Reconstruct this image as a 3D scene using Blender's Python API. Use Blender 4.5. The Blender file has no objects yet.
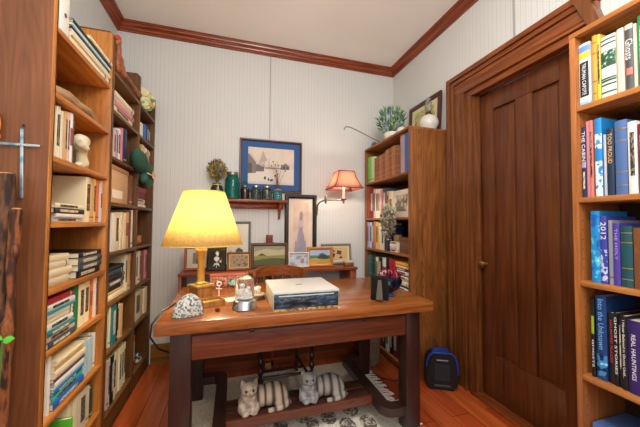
import bpy, bmesh, math, random
from mathutils import Matrix, Vector
random.seed(7)
PI=math.pi
scn=bpy.context.scene
col=scn.collection
# ---------------------------------------------------------------- camera, world, lights, exposure
cam_d=bpy.data.cameras.new('camera'); cam=bpy.data.objects.new('camera',cam_d); col.objects.link(cam)
cam_d.sensor_width=36.0; cam_d.lens=36.0*288.6/640.0; cam_d.clip_start=0.02
yw,pt,rl=0.292,0.034,0.007
F=Vector((math.sin(yw)*math.cos(pt),math.cos(yw)*math.cos(pt),math.sin(pt)))
R0=Vector((math.cos(yw),-math.sin(yw),0)); U0=R0.cross(F)
RT=R0*math.cos(rl)+U0*math.sin(rl); UP=U0*math.cos(rl)-R0*math.sin(rl)
cam.matrix_world=Matrix(((RT.x,UP.x,-F.x,0),(RT.y,UP.y,-F.y,0),(RT.z,UP.z,-F.z,1.22),(0,0,0,1)))
scn.camera=cam
scn.view_settings.view_transform='Standard'; scn.view_settings.look='None'
scn.view_settings.gamma=1; scn.view_settings.use_curve_mapping=False
scn.view_settings.exposure=-0.07
world=bpy.data.worlds.new('world'); scn.world=world; world.use_nodes=True
world.node_tree.nodes['Background'].inputs[0].default_value=(.9,.93,1,1)
world.node_tree.nodes['Background'].inputs[1].default_value=.5
def lamp(name,kind,loc,power,colour,size=.1,size_y=None,target=None):
    d=bpy.data.lights.new(name,kind); d.energy=power; d.color=colour
    if kind=='AREA':
        d.size=size
        if size_y: d.shape='RECTANGLE'; d.size_y=size_y
    else: d.shadow_soft_size=size
    o=bpy.data.objects.new(name,d); col.objects.link(o); o.location=loc
    if target is not None: o.rotation_euler=(Vector(target)-Vector(loc)).to_track_quat('-Z','Y').to_euler()
    return o
lamp('overhead_fill','AREA',(0.35,0.25,2.88),20,(1,.98,.96),1.1,.9,(0.35,0.6,0))  # added soft fill from overhead, not a fitting of the room
lamp('upper_fill','POINT',(0.35,0.35,2.45),58,(1,.98,.96),.22)  # unseen point fill, added to brighten the ceiling and upper walls
lamp('rear_fill','AREA',(0.3,-1.1,1.9),28,(.88,.94,1),2.0,1.6,(0.4,2,1.2))  # added cool fill from behind the camera, no window there
# ---------------------------------------------------------------- materials
C={}
def srgb(h):
    if isinstance(h,str): r,g,b=[int(h[i:i+2],16)/255 for i in (0,2,4)]
    else: r,g,b=[v/255 for v in h]
    f=lambda c: c/12.92 if c<=.04045 else ((c+.055)/1.055)**2.4
    return (f(r),f(g),f(b),1)
def newmat(name):
    m=bpy.data.materials.new(name); m.use_nodes=True
    return m,m.node_tree,m.node_tree.nodes['Principled BSDF']
def plain(name,c,rough=.5,metal=0,trans=0,emit=None,es=0,noise=0,ns=40,spec=None,bump=0,ior=None):
    if name in C: return C[name]
    m,t,b=newmat(name); b.inputs['Base Color'].default_value=srgb(c); b.inputs['Roughness'].default_value=rough
    b.inputs['Metallic'].default_value=metal; b.inputs['Transmission Weight'].default_value=trans
    if ior: b.inputs['IOR'].default_value=ior
    if emit: b.inputs['Emission Color'].default_value=srgb(emit); b.inputs['Emission Strength'].default_value=es
    if spec is not None: b.inputs['Specular IOR Level'].default_value=spec
    if noise or bump:
        tc=t.nodes.new('ShaderNodeTexCoord'); n=t.nodes.new('ShaderNodeTexNoise'); n.inputs['Scale'].default_value=ns; n.inputs['Detail'].default_value=3
        t.links.new(tc.outputs['Object'],n.inputs['Vector'])
        if noise:
            mx=t.nodes.new('ShaderNodeMix'); mx.data_type='RGBA'
            a=srgb(c); mx.inputs[6].default_value=tuple(v*(1-noise) for v in a[:3])+(1,); mx.inputs[7].default_value=tuple(min(1,v*(1+noise)) for v in a[:3])+(1,)
            t.links.new(n.outputs['Fac'],mx.inputs[0]); t.links.new(mx.outputs[2],b.inputs['Base Color'])
        if bump:
            bp=t.nodes.new('ShaderNodeBump'); bp.inputs['Strength'].default_value=bump; bp.inputs['Distance'].default_value=.004
            t.links.new(n.outputs['Fac'],bp.inputs['Height']); t.links.new(bp.outputs['Normal'],b.inputs['Normal'])
    C[name]=m; return m
def wood(name,c1,c2,axis='z',rough=.4,scale=1,c3=None,spec=.5,grain=0,gs=9):
    if name in C: return C[name]
    m,t,b=newmat(name)
    tc=t.nodes.new('ShaderNodeTexCoord'); mp=t.nodes.new('ShaderNodeMapping')
    s=[48*scale]*3; s['xyz'.index(axis)]=2.2*scale; mp.inputs['Scale'].default_value=s
    n=t.nodes.new('ShaderNodeTexNoise'); n.inputs['Scale'].default_value=1; n.inputs['Detail'].default_value=5; n.inputs['Roughness'].default_value=.6; n.inputs['Distortion'].default_value=.35
    n2=t.nodes.new('ShaderNodeTexNoise'); n2.inputs['Scale'].default_value=5; n2.inputs['Detail'].default_value=2
    r=t.nodes.new('ShaderNodeValToRGB'); r.color_ramp.elements[0].position=.33; r.color_ramp.elements[1].position=.68
    r.color_ramp.elements[0].color=srgb(c2); r.color_ramp.elements[1].color=srgb(c1)
    if c3: e=r.color_ramp.elements.new(.5); e.color=srgb(c3)
    mx=t.nodes.new('ShaderNodeMix'); mx.data_type='RGBA'; mx.blend_type='MULTIPLY'; mx.inputs[0].default_value=.35
    rr=t.nodes.new('ShaderNodeValToRGB'); rr.color_ramp.elements[0].color=(.55,.5,.45,1); rr.color_ramp.elements[0].position=.3; rr.color_ramp.elements[1].position=.7
    bp=t.nodes.new('ShaderNodeBump'); bp.inputs['Strength'].default_value=.12; bp.inputs['Distance'].default_value=.002
    L=t.links.new
    L(tc.outputs['Object'],mp.inputs['Vector']); L(mp.outputs[0],n.inputs['Vector']); L(tc.outputs['Object'],n2.inputs['Vector'])
    L(n.outputs['Fac'],r.inputs[0]); L(n2.outputs['Fac'],rr.inputs[0]); L(r.outputs[0],mx.inputs[6]); L(rr.outputs[0],mx.inputs[7])
    cout=mx.outputs[2]
    if grain:
        mp3=t.nodes.new('ShaderNodeMapping'); s3=[1.0]*3; s3['xyz'.index(axis)]=.09; mp3.inputs['Scale'].default_value=s3
        n3=t.nodes.new('ShaderNodeTexNoise'); n3.inputs['Scale'].default_value=gs; n3.inputs['Detail'].default_value=1.5
        L(tc.outputs['Object'],mp3.inputs[0]); L(mp3.outputs[0],n3.inputs['Vector'])
        a1=t.nodes.new('ShaderNodeMath'); a1.operation='MULTIPLY'; a1.inputs[1].default_value=22; L(n3.outputs['Fac'],a1.inputs[0])
        a2=t.nodes.new('ShaderNodeMath'); a2.operation='FRACT'; L(a1.outputs[0],a2.inputs[0])
        r3=t.nodes.new('ShaderNodeValToRGB'); r3.color_ramp.elements[0].color=(.42,.36,.30,1); r3.color_ramp.elements[0].position=.0; r3.color_ramp.elements[1].position=.45; r3.color_ramp.elements[1].color=(1,1,1,1)
        e3=r3.color_ramp.elements.new(1.0); e3.color=(.75,.7,.65,1); L(a2.outputs[0],r3.inputs[0])
        m3=t.nodes.new('ShaderNodeMix'); m3.data_type='RGBA'; m3.blend_type='MULTIPLY'; m3.inputs[0].default_value=grain; L(cout,m3.inputs[6]); L(r3.outputs[0],m3.inputs[7]); cout=m3.outputs[2]
    L(cout,b.inputs['Base Color']); L(n.outputs['Fac'],bp.inputs['Height']); L(bp.outputs[0],b.inputs['Normal'])
    b.inputs['Roughness'].default_value=rough; b.inputs['Specular IOR Level'].default_value=spec
    C[name]=m; return m
def ramped(name,stops,scale=20,rough=.5,kind='noise',vec=(1,1,1),detail=4,bump=0,const=True,metal=0):
    """procedural mottled material: colour ramp over noise / voronoi / wave"""
    if name in C: return C[name]
    m,t,b=newmat(name); L=t.links.new
    tc=t.nodes.new('ShaderNodeTexCoord'); mp=t.nodes.new('ShaderNodeMapping'); mp.inputs['Scale'].default_value=vec
    L(tc.outputs['Object'],mp.inputs[0])
    if kind=='noise':
        n=t.nodes.new('ShaderNodeTexNoise'); n.inputs['Scale'].default_value=scale; n.inputs['Detail'].default_value=detail; out=n.outputs['Fac']
    elif kind=='voronoi':
        n=t.nodes.new('ShaderNodeTexVoronoi'); n.inputs['Scale'].default_value=scale
        sp=t.nodes.new('ShaderNodeSeparateColor'); L(n.outputs['Color'],sp.inputs[0]); out=sp.outputs[0]
    else:
        n=t.nodes.new('ShaderNodeTexWave'); n.inputs['Scale'].default_value=scale; n.inputs['Distortion'].default_value=2.5; n.inputs['Detail'].default_value=2; n.inputs['Detail Scale'].default_value=1.5; out=n.outputs['Fac']
    L(mp.outputs[0],n.inputs['Vector'])
    r=t.nodes.new('ShaderNodeValToRGB')
    if const: r.color_ramp.interpolation='CONSTANT'
    while len(r.color_ramp.elements)>1: r.color_ramp.elements.remove(r.color_ramp.elements[-1])
    r.color_ramp.elements[0].position=stops[0][0]; r.color_ramp.elements[0].color=srgb(stops[0][1])
    for p,c in stops[1:]:
        e=r.color_ramp.elements.new(p); e.color=srgb(c)
    L(out,r.inputs[0]); L(r.outputs[0],b.inputs['Base Color']); b.inputs['Roughness'].default_value=rough; b.inputs['Metallic'].default_value=metal
    if bump:
        bp=t.nodes.new('ShaderNodeBump'); bp.inputs['Strength'].default_value=bump; bp.inputs['Distance'].default_value=.004
        L(out,bp.inputs['Height']); L(bp.outputs[0],b.inputs['Normal'])
    C[name]=m; return m
def shade_mat(name,c,mixf=.6):
    if name in C: return C[name]
    m,t,b=newmat(name); t.nodes.remove(b)
    o=t.nodes['Material Output']; d=t.nodes.new('ShaderNodeBsdfDiffuse'); tr=t.nodes.new('ShaderNodeBsdfTranslucent'); mx=t.nodes.new('ShaderNodeMixShader')
    tc=t.nodes.new('ShaderNodeTexCoord'); n=t.nodes.new('ShaderNodeTexNoise'); n.inputs['Scale'].default_value=70; n.inputs['Detail'].default_value=4
    r=t.nodes.new('ShaderNodeValToRGB'); a=srgb(c); r.color_ramp.elements[0].color=tuple(v*.86 for v in a[:3])+(1,); r.color_ramp.elements[1].color=a
    r.color_ramp.elements[0].position=.35; r.color_ramp.elements[1].position=.6
    L=t.links.new; L(tc.outputs['Object'],n.inputs['Vector']); L(n.outputs['Fac'],r.inputs[0]); L(r.outputs[0],d.inputs[0]); L(r.outputs[0],tr.inputs[0])
    mx.inputs[0].default_value=mixf; L(d.outputs[0],mx.inputs[1]); L(tr.outputs[0],mx.inputs[2]); L(mx.outputs[0],o.inputs[0])
    C[name]=m; return m
def bead(name,axis,c):
    m,t,b=newmat(name); L=t.links.new
    tc=t.nodes.new('ShaderNodeTexCoord'); sp=t.nodes.new('ShaderNodeSeparateXYZ'); L(tc.outputs['Object'],sp.inputs[0])
    def mth(op,a,v=None):
        n=t.nodes.new('ShaderNodeMath'); n.operation=op; L(a,n.inputs[0])
        if v is not None: n.inputs[1].default_value=v
        return n.outputs[0]
    u=mth('MULTIPLY',sp.outputs[axis],1/.034); fr=mth('FRACT',u); g=mth('LESS_THAN',fr,.14)
    fr2=mth('FRACT',mth('ADD',u,.5)); g2=mth('MULTIPLY',mth('LESS_THAN',fr2,.08),.5)
    n=t.nodes.new('ShaderNodeMath'); n.operation='ADD'; L(g,n.inputs[0]); L(g2,n.inputs[1])
    mx=t.nodes.new('ShaderNodeMix'); mx.data_type='RGBA'; a=srgb(c); mx.inputs[6].default_value=a; mx.inputs[7].default_value=tuple(v*.85 for v in a[:3])+(1,)
    L(n.outputs[0],mx.inputs[0]); L(mx.outputs[2],b.inputs['Base Color'])
    bp=t.nodes.new('ShaderNodeBump'); bp.invert=True; bp.inputs['Strength'].default_value=.22; bp.inputs['Distance'].default_value=.002
    L(n.outputs[0],bp.inputs['Height']); L(bp.outputs[0],b.inputs['Normal']); b.inputs['Roughness'].default_value=.5
    return m
def floor_mat():
    m,t,b=newmat('floor_boards'); L=t.links.new
    tc=t.nodes.new('ShaderNodeTexCoord'); mp=t.nodes.new('ShaderNodeMapping'); mp.inputs['Rotation'].default_value=(0,0,PI/2)
    br=t.nodes.new('ShaderNodeTexBrick'); br.inputs['Scale'].default_value=1; br.inputs['Brick Width'].default_value=3.1; br.inputs['Row Height'].default_value=.135
    br.inputs['Mortar Size'].default_value=.0025; br.inputs['Color1'].default_value=srgb('b0441c'); br.inputs['Color2'].default_value=srgb('cc6a30'); br.inputs['Mortar'].default_value=srgb('5a1c10'); br.inputs['Bias'].default_value=-.1
    L(tc.outputs['Object'],mp.inputs[0]); L(mp.outputs[0],br.inputs['Vector'])
    mp2=t.nodes.new('ShaderNodeMapping'); mp2.inputs['Scale'].default_value=(26,1.6,1); n=t.nodes.new('ShaderNodeTexNoise'); n.inputs['Scale'].default_value=1; n.inputs['Detail'].default_value=6
    L(tc.outputs['Object'],mp2.inputs[0]); L(mp2.outputs[0],n.inputs['Vector'])
    r=t.nodes.new('ShaderNodeValToRGB'); r.color_ramp.elements[0].color=(.45,.36,.3,1); r.color_ramp.elements[0].position=.3; r.color_ramp.elements[1].position=.65
    L(n.outputs['Fac'],r.inputs[0]); mx=t.nodes.new('ShaderNodeMix'); mx.data_type='RGBA'; mx.blend_type='MULTIPLY'; mx.inputs[0].default_value=.75
    L(br.outputs['Color'],mx.inputs[6]); L(r.outputs[0],mx.inputs[7]); L(mx.outputs[2],b.inputs['Base Color'])
    b.inputs['Roughness'].default_value=.28
    return m
W_HONEY=wood('honey_wood','d08a3c','ac6426','z',.4,grain=.35,gs=8); W_HONEY_Y=wood('honey_wood_y','d08a3c','a55c22','y',.4)
W_PANEL=wood('panel_wood','8e5632','704222','z',.42,.8,grain=.4,gs=7)
W_DARK=wood('dark_shelf','744a1a','4e2e0e','z',.5); W_DARK_Y=wood('dark_shelf_y','7c521e','563612','y',.5)
W_OAK=wood('oak_side','a3652f','74441d','z',.4,1.1,grain=.75,gs=7); W_OAK_Y=wood('oak_shelf','ad6d38','7d4820','y',.4)
W_RIGHT=wood('right_case','c07c3c','96562a','z',.35); W_RIGHT_Y=wood('right_case_y','c58544','9b5a2c','y',.35)
W_DOOR=wood('door_wood','703c1c','4c2611','z',.3,1.0); W_CASE=wood('casing_wood','865028','5c3216','z',.25); W_CASE_Y=wood('casing_wood_y','9a5526','602c12','y',.25)
W_CROWN=wood('crown_wood','a04a20','6a290f','x',.25); W_CROWN_Y=wood('crown_wood_y','a04a20','6a290f','y',.25)
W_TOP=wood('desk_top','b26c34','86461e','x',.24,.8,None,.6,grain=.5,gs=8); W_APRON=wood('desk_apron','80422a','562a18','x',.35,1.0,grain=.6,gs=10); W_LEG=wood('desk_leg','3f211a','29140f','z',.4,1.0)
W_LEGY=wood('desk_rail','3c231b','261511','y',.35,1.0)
W_HUTCH=wood('hutch_wood','a4542a','70331a','x',.35); W_CHAIR=wood('chair_wood','a55a28','6d3214','x',.3); W_CHAIRD=wood('chair_dark','3c2018','1e100c','z',.35)
W_BASE=wood('baseboard_wood','a07030','7a4e20','x',.35)
W_WSHELF=wood('wall_shelf_wood','b45a2a','7c3616','x',.35)
BRASS=plain('brass','c8aa70',.28,1); BLACKM=plain('black_metal','161616',.4); SILVER=plain('silver','b8bcc0',.25,1); WHITE=plain('white_ceramic','ece6d8',.25); PAPER=plain('paper_edge','e6d6b4',.85,noise=.08,ns=120)
# ---------------------------------------------------------------- mesh helpers
class MB:
    def __init__(s): s.bm=bmesh.new(); s.mats=[]
    def mi(s,m):
        if m not in s.mats: s.mats.append(m)
        return s.mats.index(m)
    def _fin(s,n0,mat,M,smooth=True):
        s.bm.verts.ensure_lookup_table(); s.bm.faces.ensure_lookup_table()
        for f in s.bm.faces[n0[1]:]: f.material_index=s.mi(mat); f.smooth=smooth
        if M is not None: bmesh.ops.transform(s.bm,matrix=M,verts=s.bm.verts[n0[0]:])
    def box(s,x0,x1,y0,y1,z0,z1,mat,M=None,bev=0):
        n0=(len(s.bm.verts),len(s.bm.faces))
        x0,x1=min(x0,x1),max(x0,x1); y0,y1=min(y0,y1),max(y0,y1); z0,z1=min(z0,z1),max(z0,z1)
        b=min(bev,(x1-x0)*.45,(y1-y0)*.45,(z1-z0)*.45)
        if b<=0:
            v=[s.bm.verts.new(p) for p in ((x0,y0,z0),(x1,y0,z0),(x1,y1,z0),(x0,y1,z0),(x0,y0,z1),(x1,y0,z1),(x1,y1,z1),(x0,y1,z1))]
            for q in ((0,3,2,1),(4,5,6,7),(0,1,5,4),(1,2,6,5),(2,3,7,6),(3,0,4,7)): s.bm.faces.new([v[i] for i in q])
        else:
            t=bmesh.new(); bmesh.ops.create_cube(t,size=1,matrix=Matrix.Translation(((x0+x1)/2,(y0+y1)/2,(z0+z1)/2))@Matrix.Diagonal((x1-x0,y1-y0,z1-z0,1)))
            bmesh.ops.bevel(t,geom=list(t.edges),offset=b,segments=2,affect='EDGES',profile=.5)
            mp={v:s.bm.verts.new(v.co) for v in t.verts}
            for f in t.faces: s.bm.faces.new([mp[v] for v in f.verts])
            t.free()
        s._fin(n0,mat,M); return s
    def lathe(s,prof,mat,c=(0,0,0),n=20,M=None,sx=1,sy=1,rot=0,cap=True):
        n0=(len(s.bm.verts),len(s.bm.faces)); rings=[]
        for r,z in prof:
            rings.append([s.bm.verts.new((c[0]+r*sx*math.cos(rot+2*PI*i/n),c[1]+r*sy*math.sin(rot+2*PI*i/n),c[2]+z)) for i in range(n)])
        for a,b in zip(rings,rings[1:]):
            for i in range(n): s.bm.faces.new((a[i],a[(i+1)%n],b[(i+1)%n],b[i]))
        if cap:
            s.bm.faces.new(rings[0][::-1]); s.bm.faces.new(rings[-1])
        s._fin(n0,mat,M); return s
    def tube(s,pts,r,mat,n=8,M=None,closed=False):
        n0=(len(s.bm.verts),len(s.bm.faces)); pts=[Vector(p) for p in pts]; rs=r if isinstance(r,(list,tuple)) else [r]*len(pts); rings=[]; up=None
        for i,p in enumerate(pts):
            d=(pts[min(i+1,len(pts)-1)]-pts[max(i-1,0)]).normalized()
            if up is None: up=d.orthogonal().normalized()
            up=(up-d*up.dot(d)); up=up.normalized() if up.length>1e-6 else d.orthogonal().normalized()
            sd=d.cross(up)
            rings.append([s.bm.verts.new(p+(up*math.cos(2*PI*k/n)+sd*math.sin(2*PI*k/n))*rs[i]) for k in range(n)])
        for a,b in zip(rings,rings[1:]):
            for i in range(n): s.bm.faces.new((a[i],a[(i+1)%n],b[(i+1)%n],b[i]))
        s.bm.faces.new(rings[0][::-1]); s.bm.faces.new(rings[-1]); s._fin(n0,mat,M); return s
    def ell(s,c,r,mat,u=16,v=10,M=None):
        n0=(len(s.bm.verts),len(s.bm.faces))
        bmesh.ops.create_uvsphere(s.bm,u_segments=u,v_segments=v,radius=1,matrix=Matrix.Translation(c)@Matrix.Diagonal((r[0],r[1],r[2],1)))
        s._fin(n0,mat,M); return s
    def poly(s,pts,mat,M=None):
        n0=(len(s.bm.verts),len(s.bm.faces)); s.bm.faces.new([s.bm.verts.new(p) for p in pts]); s._fin(n0,mat,M,False); return s
    def prism(s,pts,d0,d1,mat,axis='y',M=None):
        """extrude a 2D outline; axis y: pts are (x,z); axis x: pts (y,z); axis z: pts (x,y)"""
        n0=(len(s.bm.verts),len(s.bm.faces)); f={'y':lambda p,d:(p[0],d,p[1]),'x':lambda p,d:(d,p[0],p[1]),'z':lambda p,d:(p[0],p[1],d)}[axis]
        a=[s.bm.verts.new(f(p,d0)) for p in pts]; b=[s.bm.verts.new(f(p,d1)) for p in pts]; n=len(pts)
        for i in range(n): s.bm.faces.new((a[i],a[(i+1)%n],b[(i+1)%n],b[i]))
        s.bm.faces.new(a[::-1]); s.bm.faces.new(b); s._fin(n0,mat,M); return s
    def build(s,name,parent=None,loc=(0,0,0),rot=(0,0,0),label=None,ang=35,norm=True):
        if norm and len(s.bm.faces)<6000: bmesh.ops.recalc_face_normals(s.bm,faces=s.bm.faces[:])
        me=bpy.data.meshes.new(name); s.bm.to_mesh(me); s.bm.free()
        for m in s.mats: me.materials.append(m)
        me.set_sharp_from_angle(angle=math.radians(ang))
        o=bpy.data.objects.new(name,me); col.objects.link(o); o.location=loc; o.rotation_euler=rot
        if parent: o.parent=parent
        if label: o['label']=label
        return o
def thing(name,label,cat,loc=(0,0,0),rz=0,group=None,rot=None):
    o=bpy.data.objects.new(name,None); o.empty_display_size=.05; col.objects.link(o); o.location=loc; o.rotation_euler=rot or (0,0,rz)
    o['label']=label; o['category']=cat
    if group: o['group']=group
    return o
def tag(o,label,cat,group=None):
    o['label']=label; o['category']=cat
    if group: o['group']=group
    return o
def struct(o): o['kind']='structure'; return o
def blob(name,ells,mats,vox=.005,parent=None,loc=(0,0,0),rot=(0,0,0),tubes=(),smooth=4,cones=()):
    b=MB()
    for c,r,*e in ells: b.ell(c,r,mats,20,14,M=(Matrix.Translation(c)@e[0]@Matrix.Translation([-v for v in c])) if e else None)
    for p,r in tubes: b.tube(p,r,mats,10)
    o=b.build(name,norm=False)
    md=o.modifiers.new('r','REMESH'); md.mode='VOXEL'; md.voxel_size=vox
    sm=o.modifiers.new('s','SMOOTH'); sm.iterations=smooth; sm.factor=.5
    dg=bpy.context.evaluated_depsgraph_get(); me=bpy.data.meshes.new_from_object(o.evaluated_get(dg))
    o.modifiers.clear(); o.data=me
    if not me.materials: me.materials.append(mats)
    for p in me.polygons: p.use_smooth=True; p.material_index=0
    o.parent=parent; o.location=loc; o.rotation_euler=rot
    return o
_tc={}
def text(s,name,size,mat,parent,M,width=None,ext=.0004):
    cu=bpy.data.curves.new('t','FONT'); cu.body=s; cu.size=size; cu.align_x='CENTER'; cu.align_y='CENTER'; cu.extrude=ext; cu.resolution_u=2
    t=bpy.data.objects.new('t',cu); col.objects.link(t); dg=bpy.context.evaluated_depsgraph_get()
    me=bpy.data.meshes.new_from_object(t.evaluated_get(dg)); bpy.data.objects.remove(t); bpy.data.curves.remove(cu)
    xs=[v.co.x for v in me.vertices]; w=max(xs)-min(xs)
    S=Matrix.Diagonal((width/w if width else 1,1,1,1)); me.transform(S); me.transform(M)
    me.materials.clear(); me.materials.append(mat)
    o=bpy.data.objects.new(name,me); col.objects.link(o); o.parent=parent; return o
# ---------------------------------------------------------------- room shell
XL,XW,YB,YF,ZC=-.98,1.70,2.83,-1.25,2.94
def sbox(name,a,mat,bev=0):
    return struct(MB().box(*a,mat,bev=bev).build(name))
sbox('floor',(XL-.1,XW+.3,YF-.1,YB+.1,-.05,0),floor_mat())
sbox('ceiling',(XL-.1,XW+.3,YF-.1,YB+.1,ZC,ZC+.05),plain('ceiling_paint','e9e5df',.8,noise=.03,ns=3))
sbox('wall_back',(XL-.1,XW+.3,YB,YB+.1,0,ZC),bead('bead_x',0,'d2d2cd'))
sbox('wall_left',(XL-.1,XL,YF,YB,0,ZC),bead('bead_yl',1,'d2d2cd'))
sbox('wall_front',(XL-.1,XW+.3,YF-.1,YF,0,ZC),bead('bead_xf',0,'d2d2cd'))
wr=MB(); bw=bead('bead_yr',1,'d2d2cd')
wr.box(XW,XW+.3,1.72,YB,0,ZC,bw); wr.box(XW,XW+.3,YF,.92,0,ZC,bw); wr.box(XW,XW+.3,.92,1.72,2.2,ZC,bw)
struct(wr.build('wall_right'))
# crown moulding (stepped cove profile)
prof=[(0,-.074),(.014,-.074),(.016,-.060),(.022,-.058),(.024,-.044),(.034,-.030),(.046,-.024),(.050,-.014),(.060,-.013),(.062,-.009),(.070,-.008),(.070,0),(0,0)]
struct(MB().prism([(YB-p,ZC+z) for p,z in prof],XL,XW,W_CROWN,'x').build('trim_1'))
struct(MB().prism([(XW-p,ZC+z) for p,z in prof],YF,YB,W_CROWN_Y,'y').build('trim_2'))
struct(MB().prism([(XL+p,ZC+z) for p,z in prof],YF,YB,W_CROWN_Y,'y').build('trim_3'))
sbox('trim_4',(.325,.334,YB-.005,YB,.18,ZC-.068),plain('trim_paint','a4a29c',.5))
sbox('trim_5',(XW-.004,XW,1.365,1.378,2.4,ZC-.068),plain('trim_paint','a4a29c',.5))
struct(MB().box(-.66,XW,YB-.016,YB,0,.17,W_BASE,bev=.004).box(-.66,XW,YB-.022,YB,.0,.022,W_BASE,bev=.006).build('baseboard_back'))
# door casing: stepped profile, far leg and head
cs=MB()
def leg(y0,y1,z1,sg):   # sg=+1 outer edge at y1
    steps=[(0,.035,.052),(.035,.055,.040),(.055,.070,.046),(.070,.165,.034),(.165,.180,.044),(.180,.230,.026)]
    for a,b,t in steps:
        ya,yb=(y1-b,y1-a) if sg>0 else (y0+a,y0+b)
        cs.box(XW-t+.0012,XW,ya,yb,0,z1-a,W_CASE,bev=.004)
leg(1.70,1.935,2.385,1)
for a,b,t in [(0,.035,.052),(.035,.055,.040),(.055,.070,.046),(.070,.150,.034),(.150,.165,.044),(.165,.21,.026)]:
    cs.box(XW-t,XW,.90+a*.3,1.935-a,2.385-b,2.385-a,W_CASE_Y,bev=.004)
# outer head end running down as a slanted board
cs.prism([(.955,2.385),(1.02,2.385),(.93,2.15),(.93,0),(.87,0),(.87,2.10)],XW-.056,XW,W_CASE,'x')
struct(cs.build('trim_6'))
jm=MB()
jm.box(XW,XW+.13,1.70,1.72,0,2.2,W_CASE,bev=.003); jm.box(XW,XW+.13,.92,.94,0,2.2,W_CASE,bev=.003); jm.box(XW,XW+.13,.92,1.72,2.18,2.2,W_CASE_Y,bev=.003)
jm.box(XW+.02,XW+.045,1.685,1.70,0,2.18,W_CASE,bev=.003); jm.box(XW+.02,XW+.045,.94,1.70,2.168,2.18,W_CASE_Y,bev=.003)
jm.box(XW-.04,XW+.13,.92,1.72,0,.012,W_CASE_Y,bev=.004)
struct(jm.build('trim_7'))
# door leaf with four raised panels
DX=XW+.058
d=MB(); d.box(DX+.012,DX+.045,.942,1.698,.014,2.166,W_DOOR)
def stile(y0,y1,z0,z1): d.box(DX-.008,DX+.014,y0,y1,z0,z1,W_DOOR,bev=.003)
stile(.942,1.15,.014,2.166); stile(1.305,1.415,.31,2.04); stile(1.585,1.698,.014,2.166); stile(1.15,1.585,2.04,2.166); stile(1.15,1.585,.014,.31)
for y0,y1 in ((1.15,1.305),(1.415,1.585)):
    d.box(DX+.006,DX+.014,y0+.018,y1-.018,.33,2.02,W_DOOR,bev=.005)
door=struct(d.build('door_1'))
k=MB(); k.lathe([(.0,0),(.026,0),(.026,.004),(.012,.008),(.010,.03),(.020,.036),(.027,.048),(.024,.060),(.012,.066),(.0,.067)],BRASS,n=20,M=Matrix.Translation((DX,1.655,.935))@Matrix.Rotation(-PI/2,4,'Y'))
k.build('door_knob',door,label='round brass door knob')
# ---------------------------------------------------------------- bookcases
def board(parent,name,a,mat,bev=.002,label=None): return MB().box(*a,mat,bev=bev).build(name,parent,label=label)
# honey bookcase, front left
XA=-.67
bc=thing('bookcase','tall honey-coloured open bookcase at the front left with brown side panel','bookcase',(0,0,0))
sd=MB(); sd.box(XL+.005,XA-.004,1.335,1.357,0,2.50,W_PANEL); sd.box(XA-.004,XA,1.333,1.359,0,2.50,W_HONEY,bev=.001); sd.build('side_panel',bc)
MB().box(XL+.02,XA,1.352,1.3585,0.05,2.49,W_HONEY).build('inner_lining',bc)
board(bc,'side_panel',(XL+.005,XA,1.862,1.888,0,2.285),W_HONEY)
board(bc,'back_panel',(XL+.005,XL+.015,1.3585,1.862,.02,2.10),W_HONEY)
for z in (1.985,1.728,1.475,1.217,.955,.72,.45,.2): board(bc,'shelf',(XL+.015,XA,1.3585,1.862,z-.021,z),W_HONEY_Y)
board(bc,'kick_board',(XA-.03,XA-.012,1.3585,1.862,0,.179),W_HONEY_Y)
# dark bookcase in the far left corner, two columns
bd=thing('bookcase','dark brown two-column bookcase in the far left corner','bookcase',(0,0,0))
for y0,y1 in ((1.893,1.918),(2.378,2.402),(2.795,2.820)):
    MB().prism([(XL+.005,0),(XA,0),(XA,2.29),(XA-.02,2.31),(XL+.005,2.31)],y0,y1,W_DARK,'y').build('upright',bd)
MB().box(XL+.005,XL+.015,1.918,2.795,.02,2.28,W_DARK).build('back_panel',bd)
for y0,y1 in ((1.918,2.378),(2.402,2.795)):
    for z in (2.10,1.87,1.60,1.335,1.04,.75,.47,.12): board(bd,'shelf',(XL+.015,XA,y0,y1,z-.02,z),W_DARK_Y)
    board(bd,'kick_board',(XA-.02,XA-.006,y0,y1,0,.10),W_DARK_Y)
# oak bookcase beside the door
XM=1.333
bo=thing('bookcase','medium oak bookcase with broad grained side, between back corner and door','bookcase',(0,0,0))
board(bo,'side_panel',(XM,XW-.012,1.974,1.996,0,1.985),W_OAK); board(bo,'side_panel',(XM,XW-.012,2.765,2.785,0,1.985),W_OAK)
board(bo,'back_panel',(XW-.012,XW-.004,1.974,2.785,0,1.985),W_OAK)
board(bo,'top_panel',(XM-.003,XW-.012,1.974,2.785,1.985,2.005),W_OAK_Y)
for z in (1.645,1.275,.973,.64,.35,.07): board(bo,'shelf',(XM+.002,XW-.012,1.996,2.765,z-.02,z),W_OAK_Y)
board(bo,'kick_board',(XM+.02,XM+.035,1.996,2.765,0,.05),W_OAK_Y)
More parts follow.
